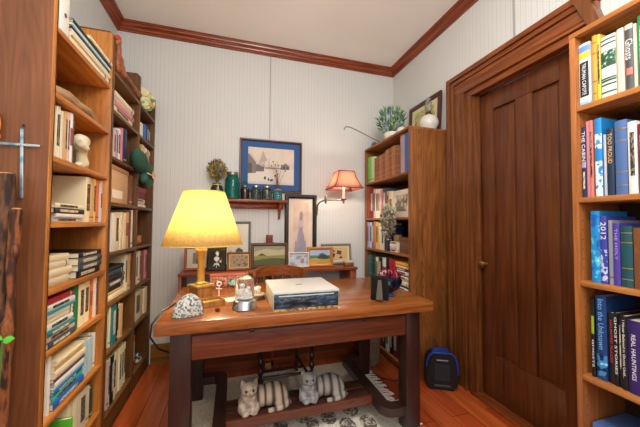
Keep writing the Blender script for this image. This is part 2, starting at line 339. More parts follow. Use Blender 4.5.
# right bookcase near the camera
XR=1.38
br=thing('bookcase','honey-brown bookcase at the right edge, nearest to the viewer','bookcase',(0,0,0))
for y0,y1 in ((.15,.17),(.842,.864)): board(br,'side_panel',(XR,XR+.26,y0,y1,0,2.02),W_RIGHT)
dk=plain('peg_hole','3a2010',.8)
ph=MB().lathe([(.0,0),(.0024,0),(.0024,.0008),(0,.0008)],dk,n=8,M=Matrix.Rotation(PI/2,4,'X')).build('peg_hole',br,(XR+.023,.842,.12))
for i in range(1,46):
    q=ph.copy(); col.objects.link(q); q.parent=br; q.location=(XR+.023,.842,.12+i*.04)
board(br,'top_panel',(XR-.002,XR+.27,.15,.864,2.02,2.04),W_RIGHT_Y); board(br,'back_panel',(XR+.26,XR+.27,.15,.864,0,2.02),wood('right_back','4a2c18','35200f','z',.6))
for z in (1.72,1.335,.99,.61,.25): board(br,'shelf',(XR+.001,XR+.258,.17,.842,z-.022,z),W_RIGHT_Y)
ROWS={
 'A3':(-0.69,1.475,[(1.417, 1.437, 0.215, 'cream', 't'), (1.438, 1.455, 0.222, 'white', 't'), (1.456, 1.475, 0.209, 'ivory', 'p'), (1.475, 1.494, 0.215, 'tan', 't'), (1.494, 1.514, 0.218, 'palepink', 't'), (1.514, 1.538, 0.226, 'white', 'l'), (1.539, 1.558, 0.212, 'slate', 'b')]),
 'A4':(-0.69,1.217,[(1.675, 1.706, 0.222, 'cream', 't'), (1.706, 1.737, 0.226, 'ivory', 't'), (1.737, 1.776, 0.232, 'tan', 'p'), (1.776, 1.811, 0.237, 'straw', 't'), (1.811, 1.841, 0.237, 'orange', 'p'), (1.842, 1.884, 0.231, 'palegrey', 'l')]),
 'A6':(-0.69,0.72,[(1.603, 1.645, 0.201, 'green', 'p'), (1.643, 1.765, 0.214, 'cream', 't'), (1.764, 1.798, 0.204, 'orange', 'l'), (1.797, 1.823, 0.204, 'ivory', 'p'), (1.822, 1.85, 0.204, 'tan', 't'), (1.849, 1.893, 0.209, 'plum', 'p')]),
 'A7a':(-0.69,0.45,[(1.4, 1.413, 0.243, 'white', 'p'), (1.413, 1.426, 0.237, 'ivory', 'p'), (1.426, 1.443, 0.23, 'white', 'p')]),
 'A7b':(-0.69,0.45,[(1.711, 1.827, 0.174, 'paleblue', 'p'), (1.824, 1.866, 0.176, 'white', 'p'), (1.865, 1.91, 0.171, 'ivory', 't')]),
 'A8':(-0.69,0.2,[(1.584, 1.675, 0.22, 'cream', 'p'), (1.671, 1.753, 0.197, 'ivory', 't'), (1.75, 1.806, 0.175, 'cream', 'p'), (1.804, 1.845, 0.149, 'forest', 'p')]),
 'B3':(-0.69,1.6,[(2.008, 2.043, 0.176, 'palepink', 't'), (2.044, 2.08, 0.187, 'lilac', 't'), (2.08, 2.125, 0.206, 'white', 't'), (2.125, 2.155, 0.224, 'pink', 'p'), (2.155, 2.21, 0.231, 'navy', 'p')]),
 'B5':(-0.69,1.04,[(2.019, 2.074, 0.233, 'white', 'p'), (2.073, 2.148, 0.241, 'cream', 't'), (2.148, 2.238, 0.244, 'ivory', 'p'), (2.238, 2.296, 0.246, 'tan', 'l'), (2.296, 2.337, 0.255, 'brown', 'p'), (2.336, 2.39, 0.264, 'white', 'p')]),
 'B6':(-0.69,0.75,[(2.253, 2.302, 0.244, 'ivory', 't'), (2.301, 2.353, 0.246, 'tan', 'p'), (2.352, 2.417, 0.247, 'cream', 't')]),
 'B7':(-0.69,0.47,[(2.027, 2.055, 0.239, 'cream', 'p'), (2.054, 2.125, 0.239, 'teal', 't'), (2.123, 2.155, 0.237, 'black', 'p'), (2.155, 2.19, 0.228, 'white', 't'), (2.189, 2.233, 0.212, 'tan', 'p')]),
 'B8':(-0.69,0.12,[(2.004, 2.033, 0.277, 'palepink', 'p'), (2.032, 2.063, 0.282, 'ivory', 't'), (2.061, 2.101, 0.285, 'black', 't'), (2.099, 2.149, 0.278, 'cream', 't'), (2.146, 2.208, 0.287, 'ivory', 'p'), (2.205, 2.34, 0.268, 'cream', 't')]),
 'C2':(-0.69,1.87,[(2.511, 2.588, 0.124, 'white', 'p'), (2.589, 2.657, 0.133, 'blue', 'p'), (2.659, 2.746, 0.133, 'navy', 't'), (2.748, 2.825, 0.142, 'slate', 'p')]),
 'C3':(-0.69,1.6,[(2.457, 2.53, 0.213, 'olive', 't'), (2.531, 2.608, 0.225, 'straw', 'p'), (2.61, 2.679, 0.22, 'white', 't'), (2.68, 2.738, 0.219, 'tan', 'p'), (2.739, 2.816, 0.218, 'cream', 't')]),
 'C6':(-0.69,0.75,[(2.473, 2.528, 0.243, 'cream', 't'), (2.527, 2.578, 0.245, 'white', 'p'), (2.577, 2.63, 0.241, 'tan', 't'), (2.629, 2.692, 0.243, 'rust', 'p'), (2.692, 2.761, 0.237, 'pink', 't')]),
 'C7':(-0.69,0.47,[(2.476, 2.639, 0.219, 'ivory', 't'), (2.636, 2.705, 0.209, 'straw', 'p'), (2.703, 2.822, 0.206, 'cream', 'p')]),
 'C8':(-0.69,0.12,[(2.462, 2.523, 0.245, 'red', 't')]),
 'M1':(1.35,1.645,[(2.778, 2.681, 0.271, 'lightgreen', 'p'), (2.681, 2.623, 0.254, 'mint', 'p'), (2.619, 2.559, 0.23, 'brownbook', 'b'), (2.559, 2.502, 0.237, 'brownbook', 'b'), (2.502, 2.451, 0.235, 'tanleather', 'b'), (2.451, 2.394, 0.242, 'brownbook', 'b'), (2.394, 2.339, 0.257, 'tanleather', 'b'), (2.339, 2.287, 0.262, 'brownbook', 'b'), (2.287, 2.23, 0.267, 'tanleather', 'b'), (2.23, 2.188, 0.263, 'brownbook', 'b'), (2.188, 2.147, 0.243, 'brownbook', 'b'), (2.137, 2.072, 0.32, 'mauvegrey', 'p'), (2.071, 2.015, 0.319, 'blue', 'p')]),
 'M2':(1.35,1.275,[(2.772, 2.712, 0.327, 'rust', 'p'), (2.712, 2.64, 0.299, 'maroon', 't'), (2.64, 2.593, 0.292, 'palepink', 't'), (2.593, 2.53, 0.286, 'white', 't'), (2.53, 2.486, 0.28, 'cream', 't'), (2.486, 2.447, 0.266, 'pink', 'p'), (2.447, 2.376, 0.278, 'slate', 't'), (2.376, 2.33, 0.244, 'tan', 't'), (2.33, 2.281, 0.239, 'ivory', 'l')]),
 'M3':(1.35,0.973,[(2.771, 2.72, 0.262, 'lilac', 't'), (2.72, 2.668, 0.262, 'paleblue', 't'), (2.668, 2.626, 0.262, 'indigo', 't'), (2.626, 2.58, 0.272, 'orange', 'p'), (2.58, 2.524, 0.262, 'straw', 't'), (2.524, 2.471, 0.252, 'white', 'p'), (2.471, 2.414, 0.252, 'cream', 't'), (2.414, 2.323, 0.234, 'navy', 'p')]),
 'M4':(1.35,0.64,[(2.756, 2.678, 0.255, 'teal', 'b'), (2.678, 2.592, 0.264, 'forest', 'b'), (2.579, 2.522, 0.253, 'cream', 't'), (2.522, 2.459, 0.26, 'black', 't'), (2.459, 2.384, 0.259, 'white', 'l'), (2.384, 2.324, 0.276, 'black', 'p'), (2.324, 2.223, 0.267, 'red', 'p')]),
 'R1':(1.4,1.72,[(0.841, 0.8, 0.263, 'label', 'x', 'TRUMAN CAPOTE'), (0.794, 0.779, 0.276, 'gold', 'b'), (0.779, 0.766, 0.271, 'yellow', 't'), (0.764, 0.717, 0.246, 'greenwhite', 'x'), (0.715, 0.694, 0.251, 'blush', 'p'), (0.692, 0.669, 0.254, 'charcoal', 'x', 'Ghosts'), (0.668, 0.658, 0.243, 'ivory', 'p'), (0.656, 0.633, 0.263, 'emerald', 't')]),
 'R2':(1.4,1.335,[(0.849, 0.825, 0.297, 'navy', 'x', 'THE CABIN'), (0.823, 0.812, 0.316, 'pink', 'p'), (0.811, 0.797, 0.315, 'salmon', 't'), (0.792, 0.768, 0.315, 'azure', 'x'), (0.767, 0.757, 0.245, 'palegrey', 'p'), (0.755, 0.732, 0.263, 'inkblue', 'x', 'TOO PROUD'), (0.73, 0.693, 0.284, 'steel', 'b'), (0.69, 0.664, 0.268, 'white', 't'), (0.663, 0.636, 0.252, 'maroon', 't')]),
 'R3':(1.4,0.99,[(0.816, 0.785, 0.287, 'aqua', 'x'), (0.784, 0.762, 0.266, 'indigo', 'x', '2012'), (0.76, 0.746, 0.25, 'grey', 'p'), (0.745, 0.723, 0.238, 'violet', 'x', 'THE HOLY'), (0.721, 0.686, 0.227, 'darkteal', 'b'), (0.684, 0.634, 0.221, 'brown', 'p')]),
 'R4':(1.4,0.61,[(0.823, 0.809, 0.31, 'black', 'x', 'GHOSTS'), (0.806, 0.771, 0.329, 'midnight', 'x', 'Into the Unknown'), (0.767, 0.75, 0.271, 'black', 'x', 'HAUNTED PLACES'), (0.749, 0.737, 0.276, 'black', 'x', 'GHOST STORIES'), (0.736, 0.727, 0.275, 'black', 't'), (0.726, 0.708, 0.272, 'black', 'x', 'I Never Believed in Ghosts Until...'), (0.707, 0.671, 0.263, 'purple', 'x', 'REAL HAUNTINGS')]),
}
# ---------------------------------------------------------------- books
BC={'cream':'e8d8b0','white':'e6e3da','ivory':'ddcfae','tan':'c79f6c','palepink':'d9b2a4','slate':'3c4852','straw':'dcb768','orange':'cf6c34','palegrey':'c2c4c4','green':'2e7c46','plum':'6c4658','paleblue':'b4cbd2','forest':'1f4a38','lilac':'ab9cba','pink':'cf8090','navy':'1f2d50','brown':'7c4c2c','teal':'2b7a7c','black':'16161a','blue':'2a62b0','olive':'98963a','rust':'8f4628','red':'b01c28','lightgreen':'7cc05c','mint':'bcd896','brownbook':'84502c','tanleather':'a06c40','mauvegrey':'a89090','maroon':'7a1828','indigo':'3c40a0','gold':'d69c2c','yellow':'e6c23c','greenwhite':'d8dacb','blush':'e6c8b4','charcoal':'4a4c4c','emerald':'14844c','salmon':'d07868','azure':'1c86cc','inkblue':'1c3048','steel':'4c6ca0','aqua':'1c8cd0','grey':'8c9096','violet':'4c3c9c','darkteal':'0f4c56','midnight':'103a70','purple':'2e1c60','label':'dfe6ec','lime':'5cc030','cardboard':'b99868','chartreuse':'a8a840','creamy':'e8d8b0','aquagreen':'3aa8a4'}
BN={'brownbook':'brown leather','tanleather':'tan leather','lightgreen':'light green','palepink':'pale pink','palegrey':'pale grey','paleblue':'pale blue','greenwhite':'green-and-white striped','mauvegrey':'mauve-grey','steel':'steel blue','inkblue':'ink blue','darkteal':'dark teal','midnight':'midnight blue','label':'black-and-white','forest':'forest green','aquagreen':'aqua green'}
GAPS={'A3':.226,'A4':.228,'A6':.205,'A7a':.243,'A7b':.243,'A8':.225,'B3':.244,'B5':.268,'B6':.262,'B7':.25,'B8':.322,'C2':.2,'C3':.24,'C6':.262,'C7':.25,'C8':.322,'M1':.335,'M2':.34,'M3':.275,'M4':.305,'R1':.29,'R2':.355,'R3':.32,'R4':.355}
PLACE={'A3':'third shelf of honey bookcase','A4':'fourth shelf of honey bookcase','A6':'sixth shelf of honey bookcase','A7a':'near end, seventh shelf of honey bookcase','A7b':'far end, seventh shelf of honey bookcase','A8':'bottom shelf of honey bookcase','B3':'third shelf, left column of dark bookcase','B5':'fifth shelf, left column of dark bookcase','B6':'sixth shelf, left column of dark bookcase','B7':'seventh shelf, left column of dark bookcase','B8':'bottom shelf, left column of dark bookcase','C2':'second shelf, right column of dark bookcase','C3':'third shelf, right column of dark bookcase','C6':'sixth shelf, right column of dark bookcase','C7':'seventh shelf, right column of dark bookcase','C8':'bottom shelf, right column of dark bookcase','M1':'top shelf of oak bookcase','M2':'second shelf of oak bookcase','M3':'third shelf of oak bookcase','M4':'fourth shelf of oak bookcase','M6':'bottom shelf of oak bookcase','R1':'top shelf of right bookcase','R2':'second shelf of right bookcase','R3':'third shelf of right bookcase','R4':'fourth shelf of right bookcase'}
ORD='first second third fourth fifth sixth seventh eighth ninth tenth eleventh twelfth thirteenth fourteenth fifteenth'.split()
def bcol(k): return plain('book_'+k,BC[k],.5,noise=.06,ns=60)
def titlemat(dark):
    return ramped('title_marks_'+('d' if dark else 'l'),[(0,'2a2620' if dark else 'd8ccb0'),(.52,'8a7c68' if dark else '8a8678')],220,.6,'noise',(1,1,.35),2)
def book(label,group,loc,rot,w,h,dp,ck,style,title=None,rnd=None):
    """local frame: thickness x (0..w), spine at y=0 facing -y, height z"""
    t=thing('book',label,'book',loc,group=group,rot=rot)
    m=bcol(ck); ct=.0018 if w>.02 else .001; oh=.003
    c=MB(); bul=min(.004,w*.12)
    n=5; out=[(w*i/n, -bul*math.sin(PI*i/n)) for i in range(n+1)]; inn=[(min(max(x,ct),w-ct), ct+y*.6) for x,y in reversed(out)]
    # U shaped cover outline extruded along z
    pts=[(0,dp)]+out+[(w,dp),(w-ct,dp)]+[(w-ct,ct)]+[(ct,ct)]+[(ct,dp)]
    c.prism(pts,0,h,m,'z'); c.build('cover',t)
    pg=MB(); pg.box(ct,w-ct,ct,dp-oh,oh,h-oh,PAPER); pg.build('pages',t)
    def band(z0,z1,mat,nm='spine_band',x0=0,x1=1):
        b=MB(); a=[(w*x0+(w*(x1-x0))*i/4) for i in range(5)]
        o=[(x,-bul*math.sin(PI*x/w)-.0006) for x in a]; i2=[(x,-bul*math.sin(PI*x/w)+.0004) for x in reversed(a)]
        b.prism(o+i2,z0,z1,mat,'z'); return b.build(nm,t)
    lum=sum(srgb(BC[ck])[:3])/3
    if style=='t': band(h*.25,h*.85,titlemat(lum>.2),'spine_title',.25,.75)
    elif style=='b':
        g=plain('gilt','b08c50',.4,.6) if lum<.3 else plain('band_brown','6c5030',.6)
        for z in (.12,.3,.72,.88): band(h*z,h*z+.004,g)
    elif style=='l': band(h*.35,h*.7,plain('label_rust','9a4c34',.6),'spine_label',.08,.92)
    elif style=='p' and w>.012 and len(label)%3==0: band(h*.1,h*.13,titlemat(lum>.2),'spine_band')
    T=lambda z,x=.5: Matrix.Translation((w*x,-bul-.0008,z))@Matrix.Rotation(PI/2,4,'X')@Matrix.Rotation(-PI/2,4,'Z')
    if style=='x':
        wm=plain('title_white','e8e8ea',.5)
        if title=='TRUMAN CAPOTE':
            band(h*.86,h*.96,plain('book_blue2','6c8cd0',.5)); band(h*.76,h*.86,plain('book_y2','e6d028',.5)); band(h*.14,h*.70,bcol('black'),'spine_label',.06,.86); text(title,'spine_title',.019,wm,t,T(h*.42,.46),h*.5); band(h*.0,h*.06,plain('book_blue3','8cb8dc',.5))
        elif ck=='greenwhite':
            g=plain('stripe_green','1c4c34',.5)
            for z in (.08,.2,.3,.86,.93): band(h*z,h*z+.006,g)
            band(h*.26,h*.29,g); band(h*.5,h*.76,ramped('foliage_print',[(0,'1c4c34'),(.5,'3c7050'),(.58,'c8ccb8')],90,.5),'spine_label')
        elif title=='Ghosts':
            text(title,'spine_title',.03,wm,t,T(h*.62),h*.3); band(h*.24,h*.34,plain('oval_red','d87868',.5),'spine_label',.1,.9); band(h*.92,h*.99,bcol('blush'))
        elif title=='THE CABIN':
            text(title,'spine_title',.017,wm,t,T(h*.72),h*.42); band(h*.42,h*.5,bcol('lilac'),'spine_band'); band(h*.12,h*.36,titlemat(False),'spine_subtitle',.3,.7)
        elif title=='TOO PROUD': text(title,'spine_title',.018,plain('title_gold','e0b878',.5),t,T(h*.70),h*.45)
        elif ck=='azure': band(0,h*.45,ramped('sky_cover',[(0,'1c86cc'),(.45,'e4eef4'),(.6,'3c98d4')],40,.4),'spine_label'); band(h*.6,h*.8,ramped('sky_cover',[(0,'1c86cc')],40),'spine_band')
        elif ck=='aqua': band(h*.05,h*.95,ramped('aqua_cover',[(0,'1460b8'),(.42,'1c8cd0'),(.55,'5cc8e4'),(.66,'e0f4f8')],28,.35),'spine_label')
        elif title=='2012': text(title,'spine_title',.024,wm,t,T(h*.78),h*.26); band(h*.04,h*.5,ramped('indigo_cover',[(0,'3040a8'),(.5,'c8d0f0'),(.6,'3c40a0')],45,.4),'spine_label')
        elif title=='THE HOLY': text(title,'spine_title',.012,plain('title_lilac','b4a8dc',.5),t,T(h*.66),h*.5)
        elif title=='Into the Unknown': text(title,'spine_title',.026,plain('title_sky','7cb4e8',.5),t,T(h*.66),h*.6); band(h*.04,h*.3,ramped('night_cover',[(0,'0a2450'),(.5,'3c8cc8'),(.62,'b0dcf0')],40,.4),'spine_label')
        elif title=='HAUNTED PLACES': text(title,'spine_title',.010,plain('title_red','c83c34',.5),t,T(h*.6),h*.6)
        elif title=='REAL HAUNTINGS': text(title,'spine_title',.017,wm,t,T(h*.5),h*.62)
        elif title=='GHOSTS': text(title,'spine_title',.009,wm,t,T(h*.3),h*.35); band(h*.55,h*.78,plain('title_lime','94b428',.5),'spine_label',.15,.85)
        elif title: text(title,'spine_title',.010,wm,t,T(h*.55),h*.78)
    return t
LIM={'A':(1.36,1.860),'B':(1.92,2.376),'C':(2.404,2.793),'M':(1.998,2.763),'R':(.18,.841)}
for key,(xf,z,rows) in ROWS.items():
    lo,hi=LIM[key[0]]
    left=xf<0; pl=PLACE[key]; out=[]
    for r in rows:
        y0,y1,h,ck,st=r[:5]; y0=min(max(y0,lo),hi); y1=min(max(y1,lo),hi); w=abs(y1-y0)
        if w<.008: continue
        n=1 if w<.085 or key in('C7',) or st=='x' else max(2,round(w/.05))
        for i in range(n): out.append((y0+(y1-y0)*i/n,y0+(y1-y0)*(i+1)/n,h-(.006*(i%2)),ck,st,r[5] if len(r)>5 else None))
    for i,(y0,y1,h,ck,st,title) in enumerate(out):
        h=min(h,GAPS[key]-.003); w=abs(y1-y0)-.0012; nm=BN.get(ck,ck)
        if title=='TRUMAN CAPOTE': lab=f'thick white book with yellow top and black title label, {pl}'
        elif title: lab=f'{nm} book titled {title.replace(" Until...","")}, {pl}'
        else: lab=f'{nm} book, {ORD[i]} from left, {pl}'
        jit=random.uniform(0,.012)*(1 if left else -1); dp=random.uniform(.15,.19)
        if left: loc=(xf-abs(jit),y0+.0006,z+.0005); rot=(0,0,PI/2)
        else: loc=(xf+abs(jit)*.8,y0-.0006,z+.0005); rot=(0,0,-PI/2)
        book(lab,'upright books, '+pl,loc,rot,w,h,dp,ck,st,title)
# flat stacks: (key place, face x, z, y0, y1, [(thickness, colour, style)])  bottom to top
STACKS=[
('top shelf of honey bookcase',-.665,1.985,1.45,1.858,[(.026,'cream','p'),(.022,'ivory','p'),(.016,'palegrey','p'),(.008,'black','p'),(.014,'paleblue','p'),(.009,'black','p'),(.010,'forest','p')]),
('fourth shelf of honey bookcase',-.68,1.217,1.40,1.655,[(.020,'palegrey','t'),(.017,'white','p'),(.022,'black','t'),(.02,'cream','t')]),
('fifth shelf of honey bookcase',-.70,.955,1.385,1.60,[(.034,'ivory','p'),(.032,'cream','p'),(.03,'ivory','p'),(.028,'cream','p')]),
('far end, fifth shelf of honey bookcase',-.68,.955,1.605,1.85,[(.033,'black','t'),(.028,'slate','t'),(.034,'charcoal','t'),(.024,'black','t')]),
('sixth shelf of honey bookcase',-.68,.72,1.385,1.598,[(.024,'slate','t'),(.022,'palepink','t'),(.02,'teal','t'),(.026,'white','t'),(.022,'cream','p'),(.02,'white','p'),(.013,'aquagreen','p'),(.022,'white','t'),(.024,'red','p')]),
('seventh shelf of honey bookcase',-.68,.45,1.45,1.705,[(.030,'blue','t'),(.022,'aquagreen','t'),(.02,'teal','t'),(.012,'aqua','p'),(.028,'white','p'),(.016,'plum','p'),(.028,'ivory','p'),(.02,'tan','p'),(.02,'cream','p')]),
('bottom shelf of honey bookcase',-.68,.2,1.385,1.56,[(.03,'cream','p'),(.02,'brown','p'),(.03,'white','t'),(.018,'black','p'),(.028,'ivory','p')]),
('second shelf, left column of dark bookcase',-.685,1.87,1.97,2.32,[(.02,'brown','p'),(.03,'cream','t'),(.03,'pink','p'),(.028,'palepink','p'),(.03,'cream','p')]),
('sixth shelf, left column of dark bookcase',-.69,.75,1.95,2.235,[(.035,'ivory','p'),(.016,'tan','p'),(.03,'black','p'),(.032,'charcoal','t'),(.03,'black','p'),(.03,'slate','p'),(.026,'black','p')]),
('fourth shelf, right column of dark bookcase',-.69,1.335,2.43,2.68,[(.02,'white','p'),(.02,'palepink','p'),(.022,'white','t'),(.05,'maroon','p'),(.04,'red','p')]),
('third shelf of oak bookcase',1.345,.973,2.185,2.315,[(.022,'white','t'),(.022,'palepink','p'),(.024,'white','p'),(.022,'ivory','t')]),
('fourth shelf of oak bookcase',1.345,.64,2.01,2.215,[(.03,'cream','p'),(.024,'white','t'),(.016,'black','p'),(.03,'ivory','p'),(.024,'white','p'),(.022,'cream','t'),(.012,'slate','p'),(.03,'white','t'),(.026,'maroon','t'),(.012,'cream','p'),(.032,'gold','p')]),
('left end of bottom shelf, right bookcase',1.405,.25,.70,.835,[(.045,'indigo','p'),(.04,'navy','p'),(.045,'violet','p'),(.04,'steel','p')]),
('right end of bottom shelf, right bookcase',1.40,.25,.52,.69,[(.045,'navy','p'),(.045,'purple','p'),(.045,'indigo','p'),(.045,'steel','p')]),
]
POS=lambda i,n: 'topmost' if i==n-1 else ('bottommost' if i==0 else ORD[i]+' up')
for pl,xf,z,y0,y1,lst in STACKS:
    zz=z+.0005
    for i,(w,ck,st) in enumerate(lst):
        a=random.uniform(0,.018); b=random.uniform(0,.02); h=y1-y0-a-b; dp=min(.21,random.uniform(.17,.22)); j=random.uniform(0,.012)
        # lying: thickness up (local x -> +z), local z -> along y
        if xf<0: M=Matrix(((0,-1,0),(0,0,-1),(1,0,0))); loc=(xf-j,y1-b,zz)
        else: M=Matrix(((0,1,0),(0,0,1),(1,0,0))); loc=(xf+j,y0+a,zz)
        nm=BN.get(ck,ck); 
        book(f'{nm} book, {POS(i,len(lst))} in the flat stack, {pl}','flat-stacked books, '+pl,loc,M.to_euler(),w-.0006,h,dp,ck,st)
        zz+=w
# ---------------------------------------------------------------- desk
dk=thing('desk','heavy oak library desk with dark legs and a low slatted shelf','desk',(0,0,0))
DX0,DX1,DY0,DY1=-.335,1.155,1.47,2.27
MB().box(DX0,DX1,DY0,DY1,.70,.76,W_TOP,bev=.008).build('top',dk)
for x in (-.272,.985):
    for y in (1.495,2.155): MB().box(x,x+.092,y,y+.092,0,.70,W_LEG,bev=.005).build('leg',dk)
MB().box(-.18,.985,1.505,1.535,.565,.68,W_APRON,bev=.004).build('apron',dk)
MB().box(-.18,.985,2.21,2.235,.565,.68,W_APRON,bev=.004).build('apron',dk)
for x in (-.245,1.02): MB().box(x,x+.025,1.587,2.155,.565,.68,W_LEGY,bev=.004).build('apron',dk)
MB().box(-.18,.985,1.50,1.52,.68,.70,W_LEG).box(.085,.115,1.495,1.53,.672,.690,W_LEG,bev=.003).box(.70,.73,1.495,1.53,.672,.690,W_LEG,bev=.003).build('drawer_rail',dk)
def crail(sx,xo,xi,name='side_stretcher'):
    # plan outline of a C-shaped rail: leaves the rear leg, turns forward, returns to the front leg
    p=[];q=[]
    R1,R2=.075,.03; x2=xi; x1=xo
    def arc(cx,cy,r,a0,a1,n=6): return [(cx+r*math.cos(a0+(a1-a0)*i/n),cy+r*math.sin(a0+(a1-a0)*i/n)) for i in range(n+1)]
    yb,yf=2.225,1.50; w=.068
    # coordinates drawn for the left rail (turning to +x), mirrored for the right one
    X=lambda v: v if sx>0 else (DX0+DX1-v)
    out=[(-.18,yb)]+arc(x2-R1,yb-R1,R1,PI/2,0)+arc(x2-R1,yf+R1,R1,0,-PI/2)+[(-.18,yf)]
    inn=[(-.18,yf+w)]+arc(x2-w-R2,yf+w+R2,R2,-PI/2,0)+arc(x2-w-R2,yb-w-R2,R2,0,PI/2)+[(-.18,yb-w)]
    b=MB(); pts=[(X(a),c) for a,c in out+inn]
    b.prism(pts,.105,.155,W_LEGY,'z'); b.build(name,dk)
crail(1,-.18,-.02); crail(-1,-.18,-.02)
for y in (1.665,1.768): MB().box(-.025,.845,y,y+.09,.128,.150,wood('desk_slat','5c3628','3a2018','x',.3,1.3),bev=.003).build('shelf_slat',dk)
MB().box(-.02,.84,1.648,1.663,.105,.158,W_APRON,bev=.003).build('shelf_rail',dk)
# ---------------------------------------------------------------- lamp on the desk
lp=thing('table_lamp','lit table lamp with large yellow shade on a square wooden base','lamp',(-.184,1.92,.76))
WB=wood('lamp_wood','b8803e','80501f','z',.35,1.5); RZ=Matrix.Rotation(math.radians(38),4,'Z')
MB().box(-.047,.047,-.047,.047,.0,.07,WB,RZ,.003).box(-.058,.058,-.058,.058,.07,.084,plain('lamp_cap','b49048',.35,.3),RZ,.004).box(-.052,.052,-.052,.052,-.0,.010,WB,RZ,.003).build('base',lp)
MB().lathe([(.0,.084),(.030,.084),(.034,.092),(.022,.100),(.022,.245),(.026,.255),(.030,.275),(.036,.285),(.036,.297),(.0,.297)],plain('lamp_column','d8a850',.35,.2),n=8,rot=.4).build('column',lp,ang=25)
MB().lathe([(0,.297),(.014,.297),(.014,.36),(.018,.362),(.018,.40),(0,.40)],BRASS,n=16).build('socket',lp)
MB().lathe([(0,.40),(.013,.40),(.014,.42),(.028,.45),(.032,.475),(.026,.50),(0,.512)],plain('bulb_glass','fff4d8',.3,emit='ffe0a0',es=12),n=16).build('bulb',lp)
SH=shade_mat('yellow_shade','fbe8ac',.7)
sh=MB(); pr=[(.232,.324),(.120,.650)]; t=.0015
n0=40
rr=[sh.bm.verts.new((.012+r*math.cos(2*PI*i/n0),r*math.sin(2*PI*i/n0),z)) for r,z in pr for i in range(n0)]
for i in range(n0): sh.bm.faces.new((rr[i],rr[(i+1)%n0],rr[n0+(i+1)%n0],rr[n0+i]))
for f in sh.bm.faces: f.smooth=True; f.material_index=sh.mi(SH)
so=sh.build('lamp_shade',lp); md=so.modifiers.new('s','SOLIDIFY'); md.thickness=.0015
rim=plain('shade_trim','e8c868',.6)
MB().tube([(.012+.232*math.cos(a*PI/20),.232*math.sin(a*PI/20),.324) for a in range(41)],.0028,rim,6).build('lower_trim',lp)
MB().tube([(.012+.120*math.cos(a*PI/20),.120*math.sin(a*PI/20),.650) for a in range(41)],.0028,rim,6).build('upper_trim',lp)
hp=MB()
for a in (0,2*PI/3,4*PI/3): hp.tube([(0,0,.645),(.012+.120*math.cos(a),.120*math.sin(a),.648)],.0018,BRASS,6)
hp.tube([(-.014,0,.39),(-.045,0,.45),(-.045,0,.56),(0,0,.645)],.0015,BRASS,6).tube([(.014,0,.39),(.045,0,.45),(.045,0,.56),(0,0,.645)],.0015,BRASS,6); hp.build('harp',lp)
b1=lamp('table_lamp_light','POINT',(-.178,1.92,1.235),23,(1,.85,.58),.055)
tag(MB().tube([(-.24,1.93,.768),(-.30,1.80,.766),(-.345,1.66,.764),(-.372,1.60,.72),(-.378,1.60,.66),(-.34,1.60,.60),(-.30,1.64,.56),(-.30,1.75,.52),(-.31,1.95,.3),(-.33,2.1,.05),(-.35,2.3,.006)],.0045,BLACKM,8).build('power_cord'),'black cord hanging over the left end of the desk','cord')
# domed millefiori stone
rk=blob('bookend',[((.004,0,.0),(.068,.034,.106)),((-.012,0,.0),(.062,.036,.09))],ramped('mosaic_stone',[(0,'bcb8ac'),(.2,'6c8078'),(.34,'c8c2b4'),(.52,'3c5448'),(.64,'d0cabc'),(.78,'94685c'),(.86,'b4bcb8'),(.93,'54707c')],110,.3,'voronoi',bump=.4),.004,loc=(-.205,1.565,.762),rot=(0,0,math.radians(14)))
bm=bmesh.new(); bm.from_mesh(rk.data); bmesh.ops.bisect_plane(bm,geom=bm.verts[:]+bm.edges[:]+bm.faces[:],plane_co=(0,0,0),plane_no=(0,0,-1),clear_outer=True); bmesh.ops.holes_fill(bm,edges=[e for e in bm.edges if e.is_boundary]); bm.to_mesh(rk.data); bm.free()
tag(rk,'half-round floral mosaic stone ornament at the front left of the desk','ornament')
# small wooden tray behind it, cube, papers, stand, plate
t=thing('pen_tray','narrow wooden pen tray in front of the lamp base','tray',(-.105,1.735,.76),math.radians(24))
MB().box(-.06,.06,-.035,.035,0,.012,WB,bev=.002).box(-.06,.06,-.035,-.029,.012,.028,WB,bev=.001).box(-.06,.06,.029,.035,.012,.034,WB,bev=.001).box(-.06,-.054,-.03,.03,.012,.028,WB).box(.054,.06,-.03,.03,.012,.028,WB).build('tray',t)
MB().tube([(-.05,-.012,.02),(.05,-.012,.02)],.004,BRASS).tube([(-.05,.008,.02),(.05,.01,.02)],.004,plain('pen_gold','c8a040',.3,.6)).build('pen',t)
tag(MB().lathe([(0,0),(.010,0),(.012,.004),(.012,.014),(.008,.018),(0,.018)],plain('dark_knob','5a2014',.35),n=8).build('acorn_knob',loc=(-.070,1.60,.76)),'tiny dark red knob lying on the front of the desk','knob')
MB().box(-.065,.065,-.045,.045,0,.0012,PAPER).build('note_sheet',loc=(.025,1.83,.7605),rot=(0,0,.25))
o=bpy.data.objects['note_sheet']; tag(o,'white note sheet lying on the desk behind the snow globe','paper')
t=thing('ring_stand','thin white stand with ring top beside the lamp base','stand',(-.075,1.86,.76))
MB().lathe([(0,0),(.022,0),(.022,.003),(.004,.008),(.003,.012),(0,.012)],WHITE,n=16).tube([(0,0,.01),(0,0,.075)],.003,WHITE).build('stand_base',t)
MB().tube([(.012*math.cos(a*PI/8),0,.090+.012*math.sin(a*PI/8)) for a in range(17)],.0035,WHITE).tube([(-.018,0,.064),(.018,0,.058)],.0028,WHITE).build('ring',t)
t=thing('keepsake_box','red and pink patterned box at the back edge of the desk','box',(-.02,2.215,.76))
MB().box(-.13,.13,-.03,.03,0,.075,ramped('pink_print',[(0,'6c3028'),(.4,'94584a'),(.55,'b89080'),(.68,'7c3c30')],60,.5),bev=.003).build('box_body',t)
